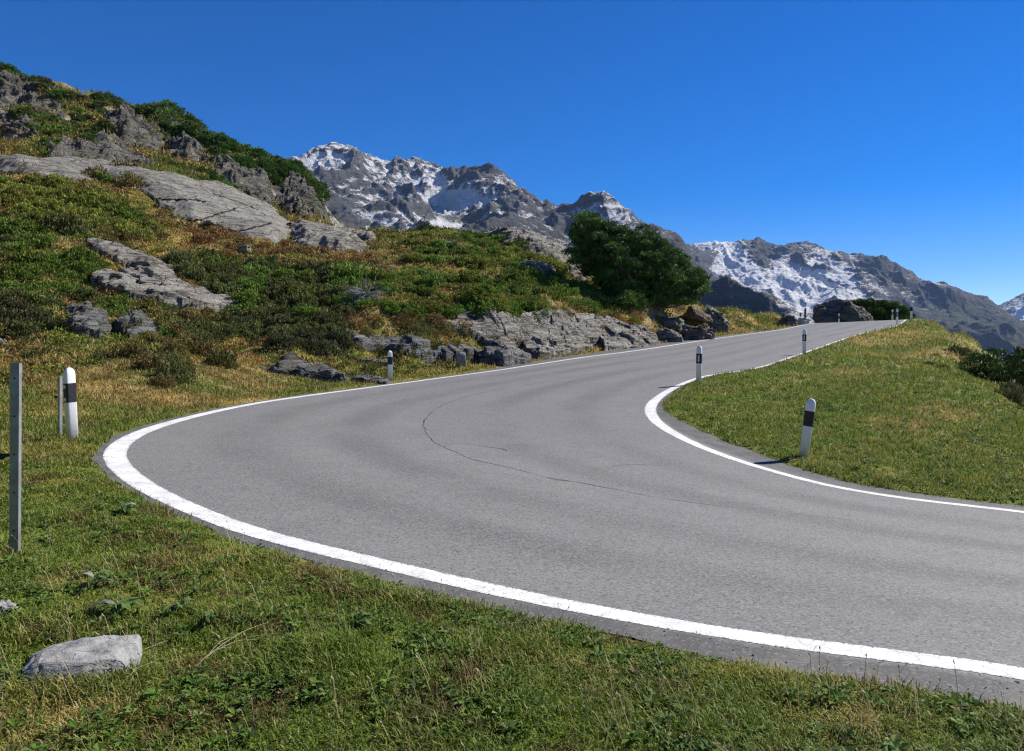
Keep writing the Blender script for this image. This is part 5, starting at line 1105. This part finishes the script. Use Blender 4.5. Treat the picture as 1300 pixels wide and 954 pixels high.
# ------------------------------------------------------------------ ground cover
def polar_points(n, phi0, phi1, r0, r1, rng, power=1.0):
    ph = np.radians(rng.uniform(phi0, phi1, n)); t = rng.uniform(0, 1, n) ** power; r = np.exp(math.log(r0) + t * (math.log(r1) - math.log(r0)))
    return r * np.sin(ph), r * np.cos(ph)
def surf(x, y):
    return T(x, y)
def grass(name, n, phi, r, seed, hgt, wid, two=True, jitter=.35, keep=None, label=None, power=1.0):
    rng = np.random.default_rng(seed); x, y = polar_points(n, *phi, *r, rng, power); sd = road_sd(x, y)
    den = fbm2(x / .5, y / .5, 3, 61)
    m = (((x + 1.95) / .22) ** 2 + ((y - 3.62) / .19) ** 2 > 1) & (sd > 0.03 * rng.uniform(-1, 1, n)) & ((sd > .25) | (rng.uniform(size=n) < .75 + den))
    if keep is not None: m &= keep(x, y)
    x = x[m]; y = y[m]; n = len(x); z = surf(x, y) - .005; R = np.hypot(x, y)
    C_ = turf_color(x, y, jitter, rng)
    tall = (0.65 + 0.9 * np.clip(fbm2(x / .6, y / .6, 3, 62) + .35, 0, 1.3)); L = hgt(R) * tall * rng.uniform(.5, 1.25, n); Wd = wid(R) * rng.uniform(.7, 1.3, n)
    strawy = rng.uniform(size=n) < .035; C_ = np.where(strawy[:, None], np.array((.34, .28, .14)) * rng.uniform(.7, 1.2, (n, 1)), C_); L = np.where(strawy, L * 1.1, L)
    a = rng.uniform(0, 2 * np.pi, n); lean = rng.uniform(.15, 1.1, n); dx = np.cos(a) * lean; dy = np.sin(a) * lean; dn = np.sqrt(1 + lean ** 2)
    D = np.stack([dx / dn, dy / dn, 1 / dn], 1); side = np.stack([-np.sin(a), np.cos(a), 0 * a], 1); tw = rng.uniform(-1, 1, n)[:, None]
    side = unit(side + tw * np.stack([np.cos(a), np.sin(a), 0 * a], 1)); B = np.stack([x, y, z], 1)
    if two:
        mid = B + D * (L * .55)[:, None] + np.array([0, 0, 1]) * (L * .10)[:, None]; tip = B + D * L[:, None] + np.stack([np.cos(a), np.sin(a), -.5 + 0 * a], 1) * (L * .18)[:, None]
        v = np.stack([B - side * Wd[:, None] * .5, B + side * Wd[:, None] * .5, mid + side * Wd[:, None] * .38, mid - side * Wd[:, None] * .38, tip], 1).reshape(-1, 3)
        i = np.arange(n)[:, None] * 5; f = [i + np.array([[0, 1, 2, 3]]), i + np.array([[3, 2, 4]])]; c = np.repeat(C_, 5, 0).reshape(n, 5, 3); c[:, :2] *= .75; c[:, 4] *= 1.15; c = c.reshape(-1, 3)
    else:
        v = np.stack([B - side * Wd[:, None] * .5, B + side * Wd[:, None] * .5, B + D * L[:, None]], 1).reshape(-1, 3); f = [np.arange(n * 3).reshape(n, 3)]; c = np.repeat(C_, 3, 0)
    o = link(name, np_mesh(name, v, f, M_GRASS, False, colors=np.clip(c, .005, .6))); tag(o, label, 'grass', kind='stuff'); return o
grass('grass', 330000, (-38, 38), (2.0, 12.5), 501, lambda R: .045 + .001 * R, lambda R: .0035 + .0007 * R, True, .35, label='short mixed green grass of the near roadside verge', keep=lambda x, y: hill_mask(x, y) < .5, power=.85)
grass('grass', 420000, (-38, 38), (10.0, 60.0), 502, lambda R: .05 + .0022 * R, lambda R: .006 + .0011 * R, False, .4, label='dry and green turf of the bank and the far verges', keep=lambda x, y: hill_mask(x, y) < .5)
grass('grass', 260000, (-38, 22), (20.0, 75.0), 503, lambda R: .07 + .0022 * R, lambda R: .010 + .0014 * R, False, .5, label='straw and rust coloured mountain grass covering the rocky hillside', keep=lambda x, y: hill_mask(x, y) >= .4)
grass('grass', 120000, (-38, 8), (62.0, 125.0), 504, lambda R: .25 + .003 * R, lambda R: .03 + .0015 * R, False, .5, label='alpine turf on the ledges of the far rocky ridge', keep=lambda x, y: (hill_mask(x, y) >= .4) & (np.abs(slope_at(x, y)) < .95))
def weeds(name, n, phi, r, seed, label, keep=None):
    """flat broad leaves: clover, plantain, dandelion rosettes"""
    rng = np.random.default_rng(seed); x, y = polar_points(n, *phi, *r, rng, .9); sd = road_sd(x, y); m = (((x + 1.95) / .27) ** 2 + ((y - 3.62) / .23) ** 2 > 1) & (sd > .08) & (fbm2(x / .45, y / .45, 3, 66) > -.05) & (hill_mask(x, y) < .5)
    if keep is not None: m &= keep(x, y)
    x = x[m]; y = y[m]; n = len(x); z = T(x, y); R = np.hypot(x, y); acc = Acc()
    k = 6; a = rng.uniform(0, 6.28, (n, 1)) + np.arange(k) * 6.28 / k + rng.normal(size=(n, k)) * .3; L = ((.013 + .0011 * R) * rng.choice([.7, 1.0, 1.3, 2.3], n) * rng.uniform(.7, 1.3, n))[:, None] * rng.uniform(.7, 1.2, (n, k)); up = rng.uniform(.15, .9, (n, k)); w = rng.uniform(.45, .75, (n, k))
    ca, sa = np.cos(a), np.sin(a); base = np.stack([x, y, z + .012 + .015 * rng.uniform(size=n)], 1)[:, None, :]
    d = np.stack([ca, sa, up], -1) * L[..., None]; s = np.stack([-sa, ca, 0 * a], -1) * (L * w)[..., None] * .5
    tip = base + d * 1.0 - np.array([0, 0, .3]) * L[..., None]
    v = np.stack([base + d * .1, base + d * .6 + s, tip, base + d * .6 - s], 2).reshape(-1, 3); f = np.arange(len(v)).reshape(-1, 4)
    P = np.array([(.08, .16, .025), (.12, .20, .035), (.06, .12, .025), (.15, .21, .06), (.19, .16, .08)]); c = P[rng.choice(5, n, p=[.31, .29, .22, .14, .04])] * rng.uniform(.8, 1.3, (n, 1)); c = np.repeat(c, k * 4, 0)
    o = link(name, np_mesh(name, v, f, M_LEAF, False, colors=c)); tag(o, label, 'weeds', kind='stuff')
weeds('weeds', 18000, (-38, 38), (2.0, 11.0), 511, 'small broad leaved herbs growing flat in the near grass')
weeds('weeds', 14000, (5, 38), (9.0, 30.0), 512, 'small herbs in the turf of the inner bank')
def heath_cover(name, n, phi, r, seed, label, k=40, keep=None, rad=(.2, .45)):
    rng = np.random.default_rng(seed); x, y = polar_points(n, *phi, *r, rng); m = (hill_mask(x, y) > .35) & (road_sd(x, y) > 1.2)
    if keep is not None: m &= keep(x, y)
    x = x[m]; y = y[m]; n = len(x); z = T(x, y); R = np.hypot(x, y); rr = rng.uniform(*rad, n) * (.55 + R / 60)
    d = unit(rng.normal(size=(n, k, 3))); d[..., 2] = np.abs(d[..., 2]); C_ = np.stack([x, y, z], 1)[:, None] + d * rr[:, None, None] * np.array([1, 1, .55]) * rng.uniform(.55, 1.05, (n, k, 1))
    v, f = leaf_quads(C_.reshape(-1, 3), (d + np.array([0, 0, .5])).reshape(-1, 3), np.repeat(.05 + .0019 * R, k) * rng.uniform(.6, 1.3, n * k), .5, rng)
    s1 = fbm2(x / 7, y / 7, 3, 71) + .12 * rng.normal(size=n); s2 = fbm2(x / 4.2, y / 4.2, 3, 72) + .12 * rng.normal(size=n)
    c = np.array([PAL['alpenrose'][i] for i in rng.choice(4, n)]); c = np.where((s1 > .12)[:, None], np.array([PAL['rust'][i] for i in rng.choice(4, n)]), c); c = np.where((s2 > .3)[:, None], np.array([PAL['olive'][i] for i in rng.choice(4, n)]), c); c = np.where((s1 < -.3)[:, None], np.array([PAL['juniper'][i] for i in rng.choice(4, n)]), c)
    c = np.repeat(c, k, 0) * np.array((1.9, 1.65, 1.7)) * rng.uniform(.7, 1.35, (n * k, 1)); c = np.repeat(c, 4, 0)
    o = link(name, np_mesh(name, v, f, M_LEAF, False, colors=np.clip(c, .005, .5))); tag(o, label, 'heath', kind='stuff')
heath_cover('heath', 4600, (-38, 20), (19, 64), 521, 'low mixed heath of brown, rust and green dwarf plants covering the hillside')
heath_cover('heath', 3000, (-38, 2), (62, 122), 522, 'low green and brown heath on the ledges of the far ridge', 34, lambda x, y: slope_at(x, y) < .9, (.3, .7))
# single plants and straws close to the camera
def stalks(name, lst, label):
    a = Acc()
    for (x0, y0, x1, y1, h0, h1, r) in lst:
        z0 = float(T(np.array([x0]), np.array([y0]))[0]); z1 = float(T(np.array([x1]), np.array([y1]))[0]); t = np.linspace(0, 1, 9)[:, None]
        p = np.array([x0, y0, z0 + h0]) * (1 - t) + np.array([x1, y1, z1 + h1]) * t; p[:, 2] += .03 * np.sin(t[:, 0] * 3.1); p += .004 * np.cumsum(RNG.normal(size=p.shape), 0) * .5
        v, f = tube_np(p, r * (1 - .6 * t[:, 0]), 5); a.add(v, f)
    tag(link(name, a.mesh(name, M_STRAW, True)), label, 'dry stalks')
M_STRAW = mat_simple('dry_straw', (0.42, 0.36, 0.21), 0.8, noise=.3)
def gp(px, row): h = hit(px, row, 2.2, 30, True, 700); return h[0], h[1]
def stalk_between(*pairs): return [(*gp(*a), *gp(*b),   .01, .04, .0018) for a, b in pairs]
stalks('dry_stalk', stalk_between(((248, 848), (340, 800)), ((255, 843), (330, 822)), ((262, 838), (300, 818)), ((250, 850), (296, 832)), ((268, 832), (365, 812))), 'bundle of long dry straw stalks lying in the near grass')
stalks('dry_stalk', stalk_between(((132, 866), (215, 826)), ((150, 875), (205, 853))), 'two dry straw stalks beside the large flat stone')
def weed_plant(px, row, n, L, label, seed, silver=.3):
    x, y = gp(px, row); z = float(T(np.array([x]), np.array([y]))[0]); rng = np.random.default_rng(seed); root = empty('broadleaf_weed', (x, y, z)); tag(root, label, 'weed')
    for i in range(n):
        a = rng.uniform(0, 6.28); l = L * rng.uniform(.6, 1.2); t = np.linspace(0, 1, 9); up = rng.uniform(.3, 1.0); cx = t * l * math.cos(a); cy = t * l * math.sin(a); cz = .02 + up * l * t - 1.1 * up * l * t ** 2 + .05 * rng.uniform()
        w = l * .17 * np.sin(np.pi * np.clip(t * .95 + .03, 0, 1)) ** .8; sx, sy = -math.sin(a), math.cos(a); fold = .35
        v = np.stack([np.stack([cx + sx * w * k, cy + sy * w * k, cz + abs(k) * w * fold + 0.004 * rng.normal(size=9)], 1) for k in (-1, -.5, 0, .5, 1)], 1).reshape(-1, 3)
        c = np.array((.10, .16, .05)) if rng.uniform() > silver else np.array((.32, .34, .27)); c = np.tile(c * rng.uniform(.8, 1.2), (len(v), 1))
        link('leaf', np_mesh('leaf', v, grid_faces(9, 5), M_LEAF, True, colors=c), root)
weed_plant(150, 785, 12, .15, 'broad leaved weed with some silvery leaves behind the large flat stone', 601)
weed_plant(120, 748, 9, .11, 'smaller silvery leaved weed farther up behind the large stone', 602, .6)
weed_plant(262, 795, 8, .09, 'dark green leaf rosette in the grass left of the dry straw bundle', 603, 0)
weed_plant(452, 800, 8, .09, 'leafy rosette in the grass below the edge line', 604, 0)
weed_plant(155, 652, 9, .12, 'dark green rosette beside the left curve of the edge line', 605, .1)
weed_plant(225, 780, 7, .10, 'bright green rosette right of the silvery weed', 606, 0)

def gravel(name, n, c, nrm, off0, off1, s0, s1, seed, label):
    rng = np.random.default_rng(seed); i = rng.integers(s0, s1, n); d = off0[i] + (off1[i] - off0[i]) * rng.uniform(0, 1, n) ** .7
    x = c[i, 0] + nrm[i, 0] * d + .05 * rng.normal(size=n); y = c[i, 1] + nrm[i, 1] * d + .05 * rng.normal(size=n); z = np.maximum(z_road(x, y), T(x, y))
    r = rng.uniform(.003, .009, n) 
    b = np.array([(1, 0, 0), (-.5, .8, 0), (-.5, -.8, 0), (.1, 0, .8), (0, 0, -.6)]); v = (np.stack([x, y, z], 1)[:, None] + (b[None] + .3 * rng.normal(size=(n, 5, 3))) * r[:, None, None]).reshape(-1, 3)
    f = np.array([(0, 1, 3), (1, 2, 3), (2, 0, 3), (1, 0, 4), (2, 1, 4), (0, 2, 4)]); f = (np.arange(n)[:, None, None] * 5 + f[None]).reshape(-1, 3)
    col = np.repeat(rng.uniform(.10, .42, (n, 1)) * np.array([1, .97, .92]), 5, 0)
    o = link(name, np_mesh(name, v, f, M_PEB, False, colors=col)); tag(o, label, 'gravel', kind='stuff')
tp_ = NT('loose_gravel'); M_PEB = tp_.base(tp_.attr('col').outputs['Color'], 0.9)
iA = at_near(OUTL, (18, 54)); gravel('gravel', 7000, OUTL, nO, wO * .25, wO * 1.1 + .05, iA, len(OUTL) - 5, 701, 'loose gravel along the outer edge of the road')
iB = at_near(INL, (11, 30)); gravel('gravel', 5000, INL, nI, wI * .3, wI * 1.1 + .04, iB, len(INL) - 5, 702, 'loose gravel along the inner edge of the road')

def seed_stems(n, seed):
    rng = np.random.default_rng(seed); x, y = polar_points(n, -38, 38, 2.4, 16, rng); m = (road_sd(x, y) > .12) & (fbm2(x / .8, y / .8, 3, 68) > .0); x = x[m]; y = y[m]; n = len(x); z = T(x, y)
    L = rng.uniform(.07, .19, n); a = rng.uniform(0, 6.28, n); le = rng.uniform(.1, .8, n); D = unit(np.stack([np.cos(a) * le, np.sin(a) * le, np.ones(n)], 1)); B = np.stack([x, y, z], 1); s_ = np.stack([-np.sin(a), np.cos(a), 0 * a], 1) * .0013
    t1 = B + D * L[:, None]; hd = t1 + (D + np.stack([np.cos(a), np.sin(a), -.3 + 0 * a], 1) * .4) * (L * .16)[:, None]
    v = np.stack([B - s_, B + s_, t1 + s_, t1 - s_, t1 - s_ * 3, (t1 + hd) / 2 + s_ * 4, hd], 1).reshape(-1, 3); i = np.arange(n)[:, None] * 7
    c = np.repeat(np.array((.36, .30, .16)) * rng.uniform(.6, 1.2, (n, 1)), 7, 0)
    tag(link('grass', np_mesh('grass', v, [i + np.array([[0, 1, 2, 3]]), i + np.array([[4, 5, 6]])], M_GRASS, False, colors=c)), 'thin dry seed stems standing above the near grass', 'grass', kind='stuff')
seed_stems(5000, 801)
